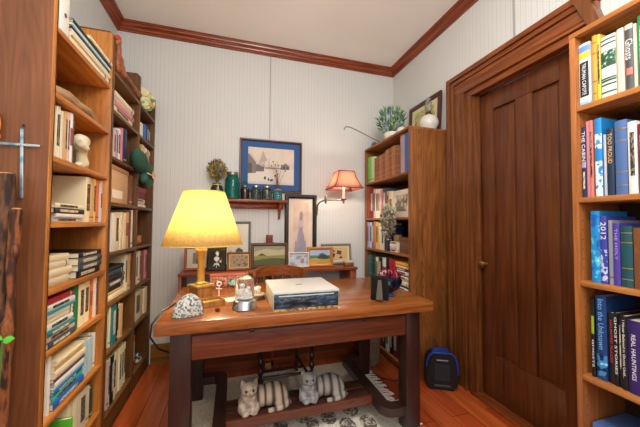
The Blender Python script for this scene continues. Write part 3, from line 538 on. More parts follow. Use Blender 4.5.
MB().box(-.133,.133,-.033,.033,.075,.09,plain('box_lid_red','a8523c',.5),bev=.003).build('lid',t)
t=thing('trinket_dish','small oval grey-green dish propped against the patterned box','dish',(.02,2.165,.762),rot=(math.radians(62),0,0))
MB().lathe([(0,0),(.03,.0),(.045,.008),(.048,.014),(.044,.012),(.03,.005),(0,.004)],ramped('dish_glaze',[(0,'3c4844'),(.45,'7c948c'),(.6,'2c3834')],30,.2),sy=.75,M=Matrix.Translation((0,.036,0))).build('dish_body',t)
# snow globe
t=thing('snow_globe','clear snow globe with white figures on a round silver base','ornament',(.066,1.62,.76)); t.scale=(1.07,1.07,1.07)
MB().lathe([(0,0),(.060,0),(.062,.006),(.060,.010),(.058,.034),(.050,.044),(.044,.047),(0,.047)],SILVER,n=32).build('base',t)
GL=plain('clear_glass','f4fafa',.03,trans=.95,ior=1.3)
MB().lathe([(0,.0475),(.045,.0475),(.047,.06),(.047,.135),(.042,.152),(.024,.163),(0,.166)],GL,n=32).build('glass_dome',t)
fm=ramped('figure_glaze',[(0,'e8e4dc'),(.55,'c8a088'),(.6,'e6e8e6'),(.68,'5c8c78'),(.72,'ece8e0')],60,.4)
blob('figurine',[((-.010,0,.075),(.018,.015,.03)),((-.010,0,.113),(.011,.011,.013)),((.014,.004,.07),(.014,.013,.024)),((.014,.004,.10),(.009,.009,.010)),((0,0,.055),(.034,.03,.008))],fm,.003,t)
t=thing('shell_ornament','cream shell ornament on a dark oval stand beside the snow globe','ornament',(.138,1.80,.76))
MB().lathe([(0,0),(.055,0),(.058,.006),(.05,.018),(0,.018)],plain('dark_stand','3c2418',.4),sy=.7,n=24).build('stand',t)
MB().lathe([(0,.018),(.045,.018),(.056,.026),(.052,.034),(.02,.036),(0,.036)],plain('shell_base','c8b090',.4),sy=.7,n=24).build('shell_dish',t)
blob('shell',[((0,0,.052),(.030,.02,.022)),((-.02,0,.046),(.018,.016,.014)),((.016,0,.066),(.018,.014,.012))],ramped('shell_skin',[(0,'b89878'),(.45,'e0d0b8'),(.6,'a88468')],50,.4),.003,t)
# painted box
t=thing('game_box','long flat cream box with blue landscape panel on its front','box',(.205,1.515,.76),math.radians(0))
cr=ramped('box_top','',1) if False else plain('box_cream','c8bb98',.5,noise=.08,ns=12)
MB().box(0,.362,0,.345,0,.094,cr,bev=.003).build('box_body',t)
MB().box(-.003,.365,-.003,.348,.080,.100,plain('box_lid','cdc9be',.45,noise=.05,ns=8),bev=.003).build('lid',t)
MB().box(.004,.358,-.0055,-.003,.012,.088,ramped('box_front_print',[(0,'12181a'),(.42,'242e32'),(.5,'2c4660'),(.57,'566870'),(.62,'222a24')],14,.35,'noise',(1,1,3),5),bev=.001).box(.03,.33,-.0062,-.0056,.074,.080,plain('print_cloud','c4ccc8',.5)).build('picture_panel',t)
MB().box(.004,.358,-.0058,-.003,.0,.011,ramped('box_edge_print',[(0,'6c5a3c'),(.5,'b8a068')],60,.5)).build('lower_border',t)
MB().box(.15,.19,.15,.165,.100,.1006,plain('lid_mark','8c7c68',.6)).build('lid_mark',t)
# back of an easel frame
t=thing('picture_frame','small black easel frame seen from behind, near desk right end','picture frame',(.852,1.575,.76),rot=(math.radians(8),0,math.radians(150)))
BK=plain('frame_black','14110e',.7,spec=.2)
MB().box(-.053,.053,-.004,.008,.0,.145,BK,bev=.002).build('frame_border',t)
MB().box(-.042,.042,.008,.0105,.014,.131,plain('frame_back_grey','1e1a16',.95,spec=.1)).build('backing',t)
MB().prism([(-.020,-.118),(.020,-.118),(.010,0),(-.010,0)],0,.003,plain('strut_brown','4a4034',.7),'y',Matrix.Translation((0,.012,.118))@Matrix.Rotation(math.radians(20),4,'X')).build('strut',t)
# art glass bird
t=thing('glass_bird','red and blue art glass bird on a round foot, right of desk','ornament',(.965,1.66,.76))
BG=ramped('blue_glass',[(0,'050a18'),(.45,'0e1a38'),(.58,'2c4068'),(.64,'080e20')],16,.08,detail=2); RG=ramped('red_glass',[(0,'4c0814'),(.48,'7c1428'),(.60,'b08088'),(.64,'480c1c')],20,.1)
MB().lathe([(0,0),(.034,0),(.038,.006),(.028,.014),(.020,.022),(.035,.030),(0,.030)],plain('foot_glass','3c5c90',.08,trans=.4),n=24).build('foot',t)
blob('body',[((0,0,.072),(.078,.06,.05)),((.05,0,.09),(.04,.04,.035))],BG,.005,t)
blob('head',[((.055,0,.125),(.028,.024,.026)),((.088,0,.128),(.02,.008,.008)),((.05,0,.15),(.012,.006,.014))],RG,.004,t)
w=MB()
for i in range(11):
    a=-.95+i*.2; r=.085+.012*(i%2)
    w.ell((-.02+math.sin(a)*.055,-.012+.02*(i%2),.10+math.cos(a)*.04),(.017,.012,.03),RG,10,8)
w.build('ruffled_wing',t)
# ---------------------------------------------------------------- rug, chair behind desk
rug=thing('rug','speckled beige and grey woven rug under the desk','rug',(.39,1.8,0))
RM=ramped('rug_weave',[(0,'a49c8c'),(.40,'cac2ae'),(.5,'efe8d6'),(.58,'f8f2e2'),(.64,'b8ae9a')],110,.95,detail=2,const=False,bump=.5)
MB().box(-.64,.64,-.75,.60,.0005,.010,RM,bev=.003).build('pile',rug)
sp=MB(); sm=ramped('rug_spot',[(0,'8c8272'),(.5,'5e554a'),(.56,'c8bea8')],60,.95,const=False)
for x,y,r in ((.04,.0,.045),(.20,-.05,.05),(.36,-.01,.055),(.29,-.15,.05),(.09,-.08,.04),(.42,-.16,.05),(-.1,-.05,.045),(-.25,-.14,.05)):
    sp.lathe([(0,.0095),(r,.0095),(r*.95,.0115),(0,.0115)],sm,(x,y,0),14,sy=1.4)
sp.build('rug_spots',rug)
fr=MB(); fmw=plain('fringe','f4f0e6',.9)
for i in range(90):
    y=-.74+i*.0149; x=.64; dx=random.uniform(.055,.095); dy=random.uniform(-.018,.018)
    fr.tube([(x-.004,y,.008),(x+dx*.5,y+dy*.3,.009),(x+dx,y+dy,.004)],.0042,fmw,5)
fr.build('fringe',rug)['kind']='stuff'
ch=thing('desk_chair','wooden captain style chair behind the desk, with twist turned dark legs','chair',(.35,2.15,0))
for x,y in ((-.16,-.18),(.19,-.18)):
    l=MB(); pts=[(.0,0)]
    pr=[(0,0),(.012,0),(.016,.02)]+[(.015+.006*math.sin(k*1.25),.03+k*.0125) for k in range(26)]+[(.02,.37),(.02,.44),(0,.44)]
    l.lathe(pr,W_CHAIRD,(x,y,0),12); l.build('leg',ch)
for x,y in ((-.13,.22),(.17,.22)): MB().tube([(x,y,0),(x,y,.44)],[.013,.018],W_CHAIRD,10).build('leg',ch)
MB().tube([(-.16,-.18,.19),(.19,-.18,.19)],.009,W_CHAIRD).build('stretcher',ch); MB().tube([(-.13,.22,.24),(.17,.22,.24)],.009,W_CHAIRD).build('stretcher',ch)
tw=MB().tube([(-.155+.0125*k,0.02+.0,.135) for k in range(27)],[.008+.005*(k%2) for k in range(27)],W_CHAIRD,10); tw.build('stretcher',ch)
MB().tube([(-.16,-.18,.135),(-.145,.02,.135),(-.13,.22,.135)],.009,W_CHAIRD).build('stretcher',ch); MB().tube([(.19,-.18,.135),(.17,.22,.135)],.009,W_CHAIRD).build('stretcher',ch)
MB().box(-.22,.24,-.21,.25,.44,.475,W_CHAIR,bev=.012).build('seat',ch)
def arcpts(r,a0,a1,n,z,cx=.01,cy=.05): return [(cx+r*math.sin(a0+(a1-a0)*i/n),cy+r*math.cos(a0+(a1-a0)*i/n)) for i in range(n+1)]
for i in range(8):
    a=-1.35+i*2.7/7; MB().tube([(.01+.19*math.sin(a),.04+.19*math.cos(a),.472),(.01+.215*math.sin(a),.04+.215*math.cos(a),.70 if abs(a)>1 else .80)],.008,W_CHAIR).build('spindle',ch)
def bandarc(name,r,w,a0,a1,z0f,z1f,mat):
    b=MB(); n=24
    o=[];bb=b.bm
    for i in range(n+1):
        a=a0+(a1-a0)*i/n; z0,z1=z0f(a),z1f(a)
        o.append([bb.verts.new((.01+rr*math.sin(a),.04+rr*math.cos(a),z)) for rr,z in ((r,z0),(r+w,z0),(r+w,z1),(r,z1))])
    for p,q in zip(o,o[1:]):
        for k in range(4): bb.faces.new((p[k],p[(k+1)%4],q[(k+1)%4],q[k]))
    bb.faces.new(o[0]); bb.faces.new(o[-1][::-1]); b._fin((0,0),mat,None); return b.build(name,ch)
bandarc('arm_rail',.20,.035,-1.75,1.75,lambda a:.69,lambda a:.718,W_CHAIR)
bandarc('crest_rail',.205,.022,-1.15,1.15,lambda a:.785+.01*abs(a),lambda a:.872-.014*a*a,W_CHAIR)
# ---------------------------------------------------------------- cats on the desk shelf
def cat(x,y,label,rz,seed,tint):
    t=thing('cat_figurine',label,'cat figurine',(x,y,.150),rz,'striped cat figurines on the desk shelf'); t.scale=(1.08,1.0,1.04)
    fur=ramped('cat_fur_'+tint,[(0,'41342c'),(.16,'6c5a4c'),(.30,'907c68' if tint=='warm' else '7c7874'),(.7,'b8a48c' if tint=='warm' else '9c9890')],7.5,.8,'wave',(1,.3,.12),const=False)
    fr=ramped('cat_front_'+tint,[(0,'6c5e54' if tint=='warm' else '5c5c60'),(.45,'94826e' if tint=='warm' else '787878'),(.6,'c0ae98' if tint=='warm' else 'a09c98')],34,.8,const=False)
    b=blob('body',[((.165,.025,.058),(.085,.062,.062)),((.11,.02,.058),(.065,.055,.056)),((.205,.015,.045),(.052,.055,.045)),((.20,-.03,.022),(.035,.022,.02))],fur,.004,t)
    c=blob('chest',[((.035,0,.055),(.052,.048,.055)),((.035,-.008,.085),(.040,.038,.038)),((.015,-.040,.018),(.024,.032,.018)),((.058,-.040,.018),(.024,.032,.018)),((.0,-.02,.032),(.022,.025,.032)),((.075,-.015,.03),(.022,.03,.03))],fr,.004,t)
    h=blob('head',[((.036,-.018,.128),(.043,.037,.036)),((.036,-.050,.118),(.020,.014,.013)),((.018,-.034,.116),(.020,.018,.014)),((.054,-.034,.116),(.020,.018,.014))],fr,.0035,t,tubes=[([(.008,-.014,.145),(-.002,-.012,.178)],[.021,.004]),([(.064,-.014,.145),(.074,-.012,.178)],[.021,.004])],smooth=2)
    ge=plain('cat_eye','5c7444',.15); pu=plain('cat_pupil','0c0c0c',.2)
    for sx in (-.017,.017):
        ey=MB(); ey.ell((.036+sx,-.0505,.132),(.0085,.005,.0075),ge,12,8); ey.ell((.036+sx,-.0552,.132),(.0035,.0018,.006),pu,8,6); ey.build('eye',t)
    MB().ell((.036,-.064,.122),(.005,.003,.0035),plain('cat_nose','8c504a',.4),10,8).build('nose',t)
    blob('tail',[((.25,.0,.02),(.014,.014,.014))],fur,.004,t,tubes=[([(.235,.02,.02),(.245,-.03,.018),(.21,-.055,.016),(.165,-.062,.015),(.13,-.06,.014)],[.020,.019,.017,.015,.012])])
    return t
cat(.062,1.72,'cream striped cat figurine, the left of the two on desk shelf',math.radians(4),1,'warm')
cat(.415,1.735,'grey striped cat figurine, the right of the two on desk shelf',math.radians(-2),2,'cool')
# ---------------------------------------------------------------- hutch along the back wall
hu=thing('console_shelf','low reddish wooden console shelf along the back wall','console',(0,0,0))
HX0,HX1,HY0,HY1=-.41,1.125,2.50,2.795
MB().box(HX0,HX1,HY0,HY1,.788,.812,W_HUTCH,bev=.003).build('top',hu)
for x in (HX0+.004,HX1-.07): MB().box(x,x+(.022 if x<0 else .06),HY0+.01,HY1,0,.788,W_HUTCH,bev=.002).build('side_panel',hu)
MB().box(.33,.352,HY0+.02,HY1,0,.788,W_HUTCH,bev=.002).build('divider',hu)
MB().box(HX0+.026,.33,HY0+.012,HY1,.40,.42,W_HUTCH).box(.352,HX1-.07,HY0+.012,HY1,.40,.42,W_HUTCH).build('lower_shelf',hu)
MB().box(HX0+.026,HX1-.07,HY0+.012,HY1,.05,.07,W_HUTCH).box(HX0+.026,HX1-.07,HY0+.02,HY0+.035,0,.05,W_HUTCH).build('bottom_shelf',hu)
tag(MB().box(-.025,.025,-.012,.012,0,.042,plain('tan_block','c09868',.6),bev=.003).build('tan_block',loc=(.30,2.478,0.0)),'small tan wooden block on the floor behind the desk','block')
# ---------------------------------------------------------------- framed pictures
def frame(name,label,cat,cx,y,z0,w,h,bw,fm,mats,pic,tilt=0,rz=0,depth=.02,matb=0,matm=None,strut=False,loc=None):
    """front faces -y; base centre at origin. pic: list of (polygon in 0..1 coords, material)"""
    t=thing(name,label,cat,loc or (cx,y,z0),rot=(math.radians(-tilt),0,rz))
    f=MB()
    for i in range(4):
        pr=[((-w/2,0),(w/2,0),(w/2-bw,bw),(-w/2+bw,bw)),((w/2,0),(w/2,h),(w/2-bw,h-bw),(w/2-bw,bw)),((w/2,h),(-w/2,h),(-w/2+bw,h-bw),(w/2-bw,h-bw)),((-w/2,h),(-w/2,0),(-w/2+bw,bw),(-w/2+bw,h-bw))][i]
        n0=(len(f.bm.verts),len(f.bm.faces)); a=[];mid=lambda p,q,k:(p[0]+(q[0]-p[0])*k,p[1]+(q[1]-p[1])*k)
        o0,o1,i1,i0=pr
        L=[[(o0,0),(o0,-depth*.7),(mid(o0,i0,.25),-depth),(mid(o0,i0,.6),-depth),(i0,-depth*.55),(i0,0)],[(o1,0),(o1,-depth*.7),(mid(o1,i1,.25),-depth),(mid(o1,i1,.6),-depth),(i1,-depth*.55),(i1,0)]]
        V=[[f.bm.verts.new((p[0],d,p[1])) for p,d in l] for l in L]
        for k in range(6): f.bm.faces.new((V[0][k],V[0][(k+1)%6],V[1][(k+1)%6],V[1][k]))
        f._fin(n0,fm,None,False)
    f.build('frame_border',t)
    MB().box(-w/2+bw*.5,w/2-bw*.5,-.003,-.0005,bw*.5,h-bw*.5,plain('frame_backing','5a4a38',.8)).build('backing',t)
    yy=-.0035; iw,ih=w-2*bw,h-2*bw
    if matm:
        MB().box(-iw/2,iw/2,yy-.002,yy,bw,h-bw,matm).build('mat_board',t); yy-=.0022; iw-=2*matb[0]; ih-=2*matb[1]
    ox,oz=-iw/2,(h-ih)/2
    p=MB(); p.box(ox,ox+iw,yy-.0006,yy,oz,oz+ih,mats)
    for k,(pts,m) in enumerate(pic): p.poly([(ox+iw*u,yy-.0008-.00012*k,oz+ih*v) for u,v in pts],m)
    p.build('picture',t,norm=False)
    return t
P=lambda c,nm=None: plain('ink_'+c,c,.6)
sky=ramped('snow_sky',[(.3,'cbbca8'),(.5,'dccfbc'),(.7,'d2c4b4')],6,.6,const=False)
snow='ddd2c4'
pic=[([(0,0),(1,0),(1,.42),(0,.40)],P(snow)),
 ([(0,.28),(.17,.30),(.17,.62),(.06,.82),(0,.80)],P('7c7068')),([(.0,.28),(.08,.29),(.08,.56),(0,.56)],P('584e4c')),([(.06,.83),(.2,.6),(.17,.58),(.0,.84)],P('c8bcb0')),
 ([(.17,.34),(.34,.35),(.34,.5),(.26,.6),(.17,.52)],P('6c6060')),([(.27,.61),(.38,.48),(.36,.46),(.17,.55)],P('b8aca4')),
 ([(.36,.42),(.70,.44),(.70,.47),(.36,.47)],P('948880')),([(.72,.42),(.90,.43),(.90,.54),(.81,.62),(.72,.54)],P('74686a')),([(.70,.54),(.81,.63),(.93,.53),(.9,.52),(.81,.6),(.72,.52)],P('c4b8ae')),
 ([(.76,.44),(.79,.44),(.79,.51),(.76,.51)],P('4c4244')),([(.84,.44),(.87,.44),(.87,.5),(.84,.5)],P('4c4244')),
 ([(.33,.42),(.345,.42),(.342,.86),(.336,.86)],P('5c5250')),([(.22,.6),(.27,.72),(.31,.93),(.36,.78),(.41,.66),(.34,.6)],P('b4a698')),([(.44,.45),(.45,.45),(.447,.72),(.443,.72)],P('6c6260')),([(.62,.47),(.626,.47),(.625,.66),(.621,.66)],P('7c7270')),
 ([(.34,.13),(.38,.13),(.38,.21),(.34,.21)],P('3c3230')),([(.46,.09),(.53,.09),(.54,.15),(.47,.14)],P('6c2c28')),([(.42,.10),(.45,.10),(.45,.17),(.42,.17)],P('3c3230')),([(.56,.22),(.61,.22),(.60,.27),(.57,.27)],P('4c2c28')),
 ([(0,.0),(1,0),(1,.05),(.5,.09),(0,.06)],P('d2c6ba'))]
frame('framed_picture','large brown-framed snowy village print with wide blue mat','picture',.35,YB-.001,1.515,.605,.515,.022,plain('frame_walnut','5c3420',.35),sky,pic,depth=.025,matb=(.058,.058),matm=plain('mat_blue','28548c',.7))
pk=ramped('peach_ground',[(.3,'cfae98'),(.6,'e0c4ae')],8,.6,const=False)
pic=[([(.1,0),(.9,0),(.85,.25),(.15,.25)],P('a498a0')),([(.42,.06),(.62,.06),(.64,.6),(.56,.72),(.46,.70),(.38,.55)],P('9c94a4')),([(.36,.56),(.5,.50),(.66,.56),(.70,.66),(.58,.74),(.44,.74),(.34,.66)],P('c4b4b4')),([(.42,.68),(.5,.64),(.62,.68),(.66,.78),(.54,.84),(.42,.80)],P('a88c80')),([(.22,.14),(.40,.12),(.42,.5),(.30,.4)],P('a49cac')),([(.62,.12),(.80,.14),(.74,.34),(.64,.46)],P('9c94a8'))]
frame('framed_picture','tall narrow black-framed flower print on a pale mat','picture',.647,YB-.001,.835,.325,.67,.040,plain('frame_ebony','2c2624',.35),pk,pic,depth=.03,matb=(.045,.04),matm=plain('mat_blush','e0ccb8',.7))
frame('framed_picture','grey-framed picture with white mat, half hidden behind the yellow lampshade','picture',.005,YB-.02,.813,.315,.42,.022,plain('frame_grey','6c706c',.4),P('e0d6c2'),[([(.6,.1),(.95,.1),(.95,.3),(.75,.38),(.62,.3)],P('54504c')),([(.1,.1),(.5,.1),(.4,.3)],P('b89c70'))],depth=.018,matb=(.04,.045),matm=plain('mat_cream','e4ddcc',.7),tilt=2)
WF=plain('frame_orange_wood','a8602c',.35); WD=plain('frame_dark_wood','5c3018',.35)
zt=.8125
frame('picture_frame','orange wooden frame with white-matted portrait, leftmost on the console','picture frame',-.275,2.66,zt,.23,.205,.022,WF,P('8c8478'),[([(.3,0),(.7,0),(.65,.5),(.35,.5)],P('3c3838')),([(.4,.5),(.6,.5),(.6,.8),(.4,.8)],P('b09480'))],tilt=8,matb=(.045,.035),matm=plain('mat_white','dcd8d0',.7))
frame('picture_frame','black plaque with white etched flowers, second from left on console','picture frame',-.13,2.60,zt,.155,.205,.006,BK,plain('plaque_black','0c0c10',.2),[([(.48,.1),(.52,.1),(.54,.6),(.50,.6)],P('d8d8d8')),([(.3,.15),(.5,.25),(.7,.15),(.6,.32),(.4,.32)],P('d0d0d0')),([(.38,.42),(.5,.36),(.62,.42),(.66,.54),(.5,.60),(.34,.54)],P('e0e0e0')),([(.5,.62),(.6,.62),(.62,.76),(.5,.84),(.42,.74)],P('e4e4e4')),([(.62,.36),(.78,.30),(.76,.46)],P('c8c8c8'))],tilt=12,rz=-.08)
frame('picture_frame','small brown frame with gold liner holding a muted photo, third from left','picture frame',.055,2.585,zt,.20,.155,.018,plain('frame_brown_gold','7c4a24',.35),ramped('muted_print',[(0,'5c5434'),(.45,'94825c'),(.58,'a85c48'),(.66,'6c6c4c')],30,.5),[],tilt=10,rz=.06,matb=(.008,.008),matm=plain('liner_gold','c09450',.4,.5))
pic=[([(0,.45),(1,.5),(1,1),(0,1)],P('b8ac80')),([(0,.7),(.4,.85),(.8,.75),(1,.85),(1,1),(0,1)],P('8c8c74')),([(0,0),(1,0),(1,.3),(.6,.36),(0,.25)],P('4c5424')),([(0,.25),(.6,.36),(1,.3),(1,.5),(.5,.48),(0,.46)],P('8c8440')),([(.1,.48),(.25,.62),(.4,.48)],P('4c4830'))]
frame('picture_frame','brown-framed green landscape painting in the middle of the console','picture frame',.325,2.66,zt,.335,.225,.026,WD,P('a89c70'),pic,tilt=8)
tag(MB().box(-.03,.03,-.02,.02,0,.072,plain('brick_red','7c3020',.6,noise=.2),bev=.003).box(-.026,.026,-.021,-.019,.03,.034,plain('dark_red_line','3c1810',.6)).build('red_box',loc=(.335,2.79,1.034)),'small dark red box standing on top of the landscape painting frame','box')
MB().box(-.05,.05,2.76-2.79,.018,-.220,0,WD,bev=.002).build('box_support',bpy.data.objects['red_box'])
frame('picture_frame','white frame with pale photo, right of the landscape painting','picture frame',.585,2.61,zt,.195,.140,.016,plain('frame_white','d8ccc0',.4),ramped('pale_photo',[(0,'8c949c'),(.45,'b8c0c8'),(.6,'d4ccc4')],16,.5),[([(.6,.2),(.8,.2),(.8,.6),(.6,.6)],P('b07868'))],tilt=9,rz=-.05)
pic=[([(0,0),(1,0),(1,.3),(0,.35)],P('b8902c')),([(0,.35),(.3,.4),(.6,.3),(1,.34),(1,.6),(0,.6)],P('5c7438')),([(.35,.4),(.5,.62),(.72,.66),(.95,.5),(.9,.34)],P('2c3c30')),([(.4,.62),(.6,.78),(.85,.62)],P('485878')),([(0,.0),(.3,0),(.35,.12),(0,.16)],P('cf9c30'))]
frame('picture_frame','honey wood frame with mountain and yellow meadow painting, on right of console','picture frame',.79,2.61,zt,.25,.185,.026,plain('frame_honey','b8702c',.35),P('a8bccc'),pic,tilt=8,rz=-.04)
frame('picture_frame','grey metal frame with brown flower photo, behind the meadow painting','picture frame',1.0,2.74,zt,.32,.205,.022,plain('frame_pewter','8c8a84',.35,.3),P('c8a878'),[([(.2,.3),(.4,.2),(.45,.5),(.3,.6)],P('4c2c1c')),([(.5,.5),(.7,.4),(.75,.7),(.55,.8)],P('5c3420')),([(.6,.1),(.8,.15),(.7,.35)],P('6c3c28')),([(.3,.7),(.45,.65),(.4,.85)],P('703c2c'))],tilt=6,matb=(.02,.02),matm=plain('mat_tan','d8c49c',.7))
t=thing('trinket_box','small carved brown box on the right end of the console','box',(1.07,2.60,zt))
MB().box(-.045,.045,-.03,.03,0,.030,plain('trinket_brown','7c4c30',.5),bev=.003).build('box_body',t); MB().box(-.047,.047,-.032,.032,.030,.048,plain('trinket_lid','b8a890',.4),bev=.004).build('lid',t)
# ---------------------------------------------------------------- wall shelf and jars
ws=thing('wall_shelf','small reddish wooden wall shelf with brackets, holding glass jars','shelf',(0,0,0))
MB().box(-.27,.485,2.665,YB,1.41,1.432,W_WSHELF,bev=.004).build('board',ws)
MB().box(-.25,.465,2.80,YB,1.355,1.41,W_WSHELF,bev=.003).build('apron',ws)
for x in (-.22,.415): MB().prism([(YB-.02,1.41),(2.70,1.41),(2.705,1.385),(2.74,1.35),(2.775,1.30),(2.785,1.265),(YB-.02,1.255)],x,x+.02,W_WSHELF,'x').build('bracket',ws)
def jar(name,label,x,y,r,h,gm,lid,contents=None,nk=.72):
    t=thing(name,label,'jar',(x,y,1.4325))
    MB().lathe([(0,0),(r*.9,0),(r,r*.12),(r,h*.68),(r*.9,h*.78),(r*nk,h*.86),(r*nk,h*.98),(0,h*.98)],gm,n=24).build('glass_body',t)
    MB().lathe([(0,h*.90),(r*nk+.003,h*.90),(r*nk+.003,h),(r*nk*.8,h+.004),(0,h+.004)],lid,n=24).build('lid',t)
    if contents:
        MB().lathe([(0,.004),(r*.86,.004),(r*.88,h*.6),(0,h*.62)],contents,n=18).build('contents',t)
    return t
ZN=plain('zinc_lid','8c8478',.35,.8); TG=plain('teal_glass','2c9488',.06,trans=.75,ior=1.35); DG=plain('smoke_glass','6c7c78',.06,trans=.75,ior=1.35)
jar('mason_jar','large teal mason jar with zinc lid, tallest on the wall shelf',-.012,2.742,.066,.245,TG,ZN)
bt=jar('glass_bottle','dark slim bottle with teal stopper, right of the large teal jar',.100,2.735,.040,.13,plain('amber_glass','3a2a20',.08,trans=.5),ZN,plain('dark_beans','3a2418',.7,noise=.5,ns=90),.5)
MB().lathe([(0,.133),(.012,.133),(.020,.15),(.022,.165),(.012,.178),(0,.18)],TG,n=16).build('stopper',bt)
jar('mason_jar','small jar of dark buttons with silver lid, third from right on shelf',.200,2.735,.047,.130,DG,SILVER,ramped('buttons_dark',[(0,'1c2420'),(.5,'3c544c'),(.7,'c8b898'),(.78,'24302c')],70,.4,'voronoi'))
jar('mason_jar','small jar of pale and green marbles with silver lid, second from right',.300,2.735,.047,.130,DG,SILVER,ramped('buttons_pale',[(0,'3c4840'),(.35,'a8ac90'),(.6,'24302c'),(.8,'8c7c5c')],80,.4,'voronoi'))
j=jar('mason_jar','pale blue jar with dried twigs, rightmost on the wall shelf',.400,2.735,.045,.105,plain('aqua_glass','6cc0c0',.06,trans=.8,ior=1.35),plain('jar_twine','b08058',.7),ramped('shell_bits',[(0,'3c6c74'),(.4,'8cb4b4'),(.6,'54888c')],70,.4,'voronoi'))
w=MB()
for i in range(9):
    a=random.uniform(0,6.28); s=random.uniform(.03,.09); h=random.uniform(.14,.26)
    w.tube([(0,0,.11),(s*.4*math.cos(a),s*.2*math.sin(a),.11+h*.5),(s*math.cos(a),s*.4*math.sin(a),.11+h)],[.0022,.0016,.001],plain('twig','6c4030',.8),5)
    w.ell((s*math.cos(a),s*.4*math.sin(a),.11+h),(.006,.006,.009),plain('bud','8c4838',.7),8,6)
w.build('twigs',j)
t=thing('flower_jar','dark green jar of dried yellow flowers, leftmost on the wall shelf','flowers',(-.145,2.74,1.4325))
MB().lathe([(0,0),(.048,0),(.055,.01),(.055,.09),(.045,.115),(.038,.13),(.038,.14),(.030,.14),(0,.12)],plain('green_dark_glass','2c3a28',.1,trans=.3),n=20).build('glass_body',t)
MB().tube([(.04*math.cos(a*PI/8),.04*math.sin(a*PI/8),.125) for a in range(17)],.005,plain('raffia','c8b888',.8)).tube([(.01,-.042,.125),(.02,-.055,.07),(.015,-.056,.04)],.004,plain('raffia','c8b888',.8)).build('raffia_bow',t)
def foliage(parent,name,n,c,rad,mats,ls=(.02,.008),zmin=-1,stem=None,base=(0,0,0),seed=1):
    rn=random.Random(seed); b=MB()
    for i in range(n):
        th=rn.uniform(0,6.283); u=rn.uniform(-1,1); r=rn.uniform(.35,1)**.5; q=math.sqrt(1-u*u)
        p=Vector((c[0]+rad[0]*r*q*math.cos(th),c[1]+rad[1]*r*q*math.sin(th),c[2]+rad[2]*r*u))
        d=(p-Vector(base)).normalized()+Vector((rn.uniform(-.6,.6),rn.uniform(-.6,.6),rn.uniform(-.3,.6))); d.normalize()
        s=d.cross(Vector((rn.uniform(-1,1),rn.uniform(-1,1),rn.uniform(-1,1)))).normalized(); nn=d.cross(s)
        L,Wd=ls[0]*rn.uniform(.7,1.3),ls[1]*rn.uniform(.7,1.3)
        m=rn.choice(mats); n0=(len(b.bm.verts),len(b.bm.faces))
        V=[b.bm.verts.new(p+v) for v in (Vector((0,0,0)),d*L*.45+s*Wd+nn*Wd*.3,d*L,d*L*.45-s*Wd+nn*Wd*.3)]
        b.bm.faces.new(V); b._fin(n0,m,None,False)
    o=b.build(name,parent,norm=False); o['kind']='stuff'
    if stem:
        st=MB()
        for i in range(14):
            a=rn.uniform(0,6.28); st.tube([base,(c[0]+rad[0]*.3*math.cos(a),c[1]+rad[1]*.3*math.sin(a),c[2]),(c[0]+rad[0]*.75*math.cos(a),c[1]+rad[1]*.75*math.sin(a),c[2]+rad[2]*.6)],.0018,stem,5)
        st.build('stems',parent)
    return o
foliage(t,'blossoms',420,(0,0,.255),(.085,.06,.10),[P('c8a030'),P('8c7c28'),P('5c5c58'),P('4c5830'),P('6c6874'),P('a88c2c')],(.022,.008),stem=P('4c5030'),base=(0,0,.1),seed=3)
# ---------------------------------------------------------------- wall sconce
sc=thing('wall_sconce','lit swing-arm wall lamp with square red shade on back wall','lamp',(.80,YB,1.37))
PW=plain('pewter','7c7468',.35,.8)
MB().box(-.025,.025,-.014,0,-.07,.07,PW,bev=.006).build('wall_plate',sc)
MB().tube([(0,-.014,-.06),(0,-.05,-.07),(.0,-.075,-.03),(.0,-.08,.02),(.012,-.11,.055),(.03,-.16,.068),(.035,-.23,.07)],.007,PW,10).build('curved_arm',sc)
MB().lathe([(0,-.035),(.006,-.035),(.012,-.02),(.010,0),(.013,.01),(.010,.035),(.006,.045),(0,.05)],PW,(.035,-.235,.07),14).build('pivot',sc)
MB().tube([(.035,-.235,.07),(.19,-.29,.068)],.006,PW,10).build('straight_arm',sc)
MB().lathe([(0,-.03),(.006,-.03),(.010,-.015),(.008,.0),(.026,.006),(.030,.014),(.014,.018),(0,.018)],PW,(.195,-.292,.068),18).build('candle_cup',sc)
MB().lathe([(0,.018),(.013,.018),(.013,.115),(0,.115)],plain('candle_cream','ece4d0',.5),(.195,-.292,.068),16).build('candle_tube',sc)
MB().lathe([(0,.115),(.010,.115),(.018,.14),(.020,.155),(.010,.18),(0,.19)],plain('bulb_glass','fff4d8',.3,emit='ffe0a0',es=12),(.195,-.292,.068),14).build('bulb',sc)
ssh=MB(); RS=shade_mat('red_shade','e4ab96',.62); zb,zt2=1.545-1.37,1.706-1.37; prs=[(.138,zb),(.112,zb+.045),(.090,zb+.10),(.074,zt2)]
cc=(.195,-.292)
for sx0,sy0,sx1,sy1 in ((-1,-1,1,-1),(1,-1,1,1),(1,1,-1,1),(-1,1,-1,-1)):
    vv=[]
    for r,z in prs: vv.append([ssh.bm.verts.new((cc[0]+(sx0+(sx1-sx0)*k/6)*r,cc[1]+(sy0+(sy1-sy0)*k/6)*r,z)) for k in range(7)])
    for a,b in zip(vv,vv[1:]):
        for k in range(6): ssh.bm.faces.new((a[k],a[k+1],b[k+1],b[k]))
for f in ssh.bm.faces: f.material_index=ssh.mi(RS)
so=ssh.build('lamp_shade',sc); md=so.modifiers.new('s','SOLIDIFY'); md.thickness=.0015
tm=MB(); tmm=plain('shade_braid','6c2418',.7)
cor=[(-1,-1),(1,-1),(1,1),(-1,1),(-1,-1)]
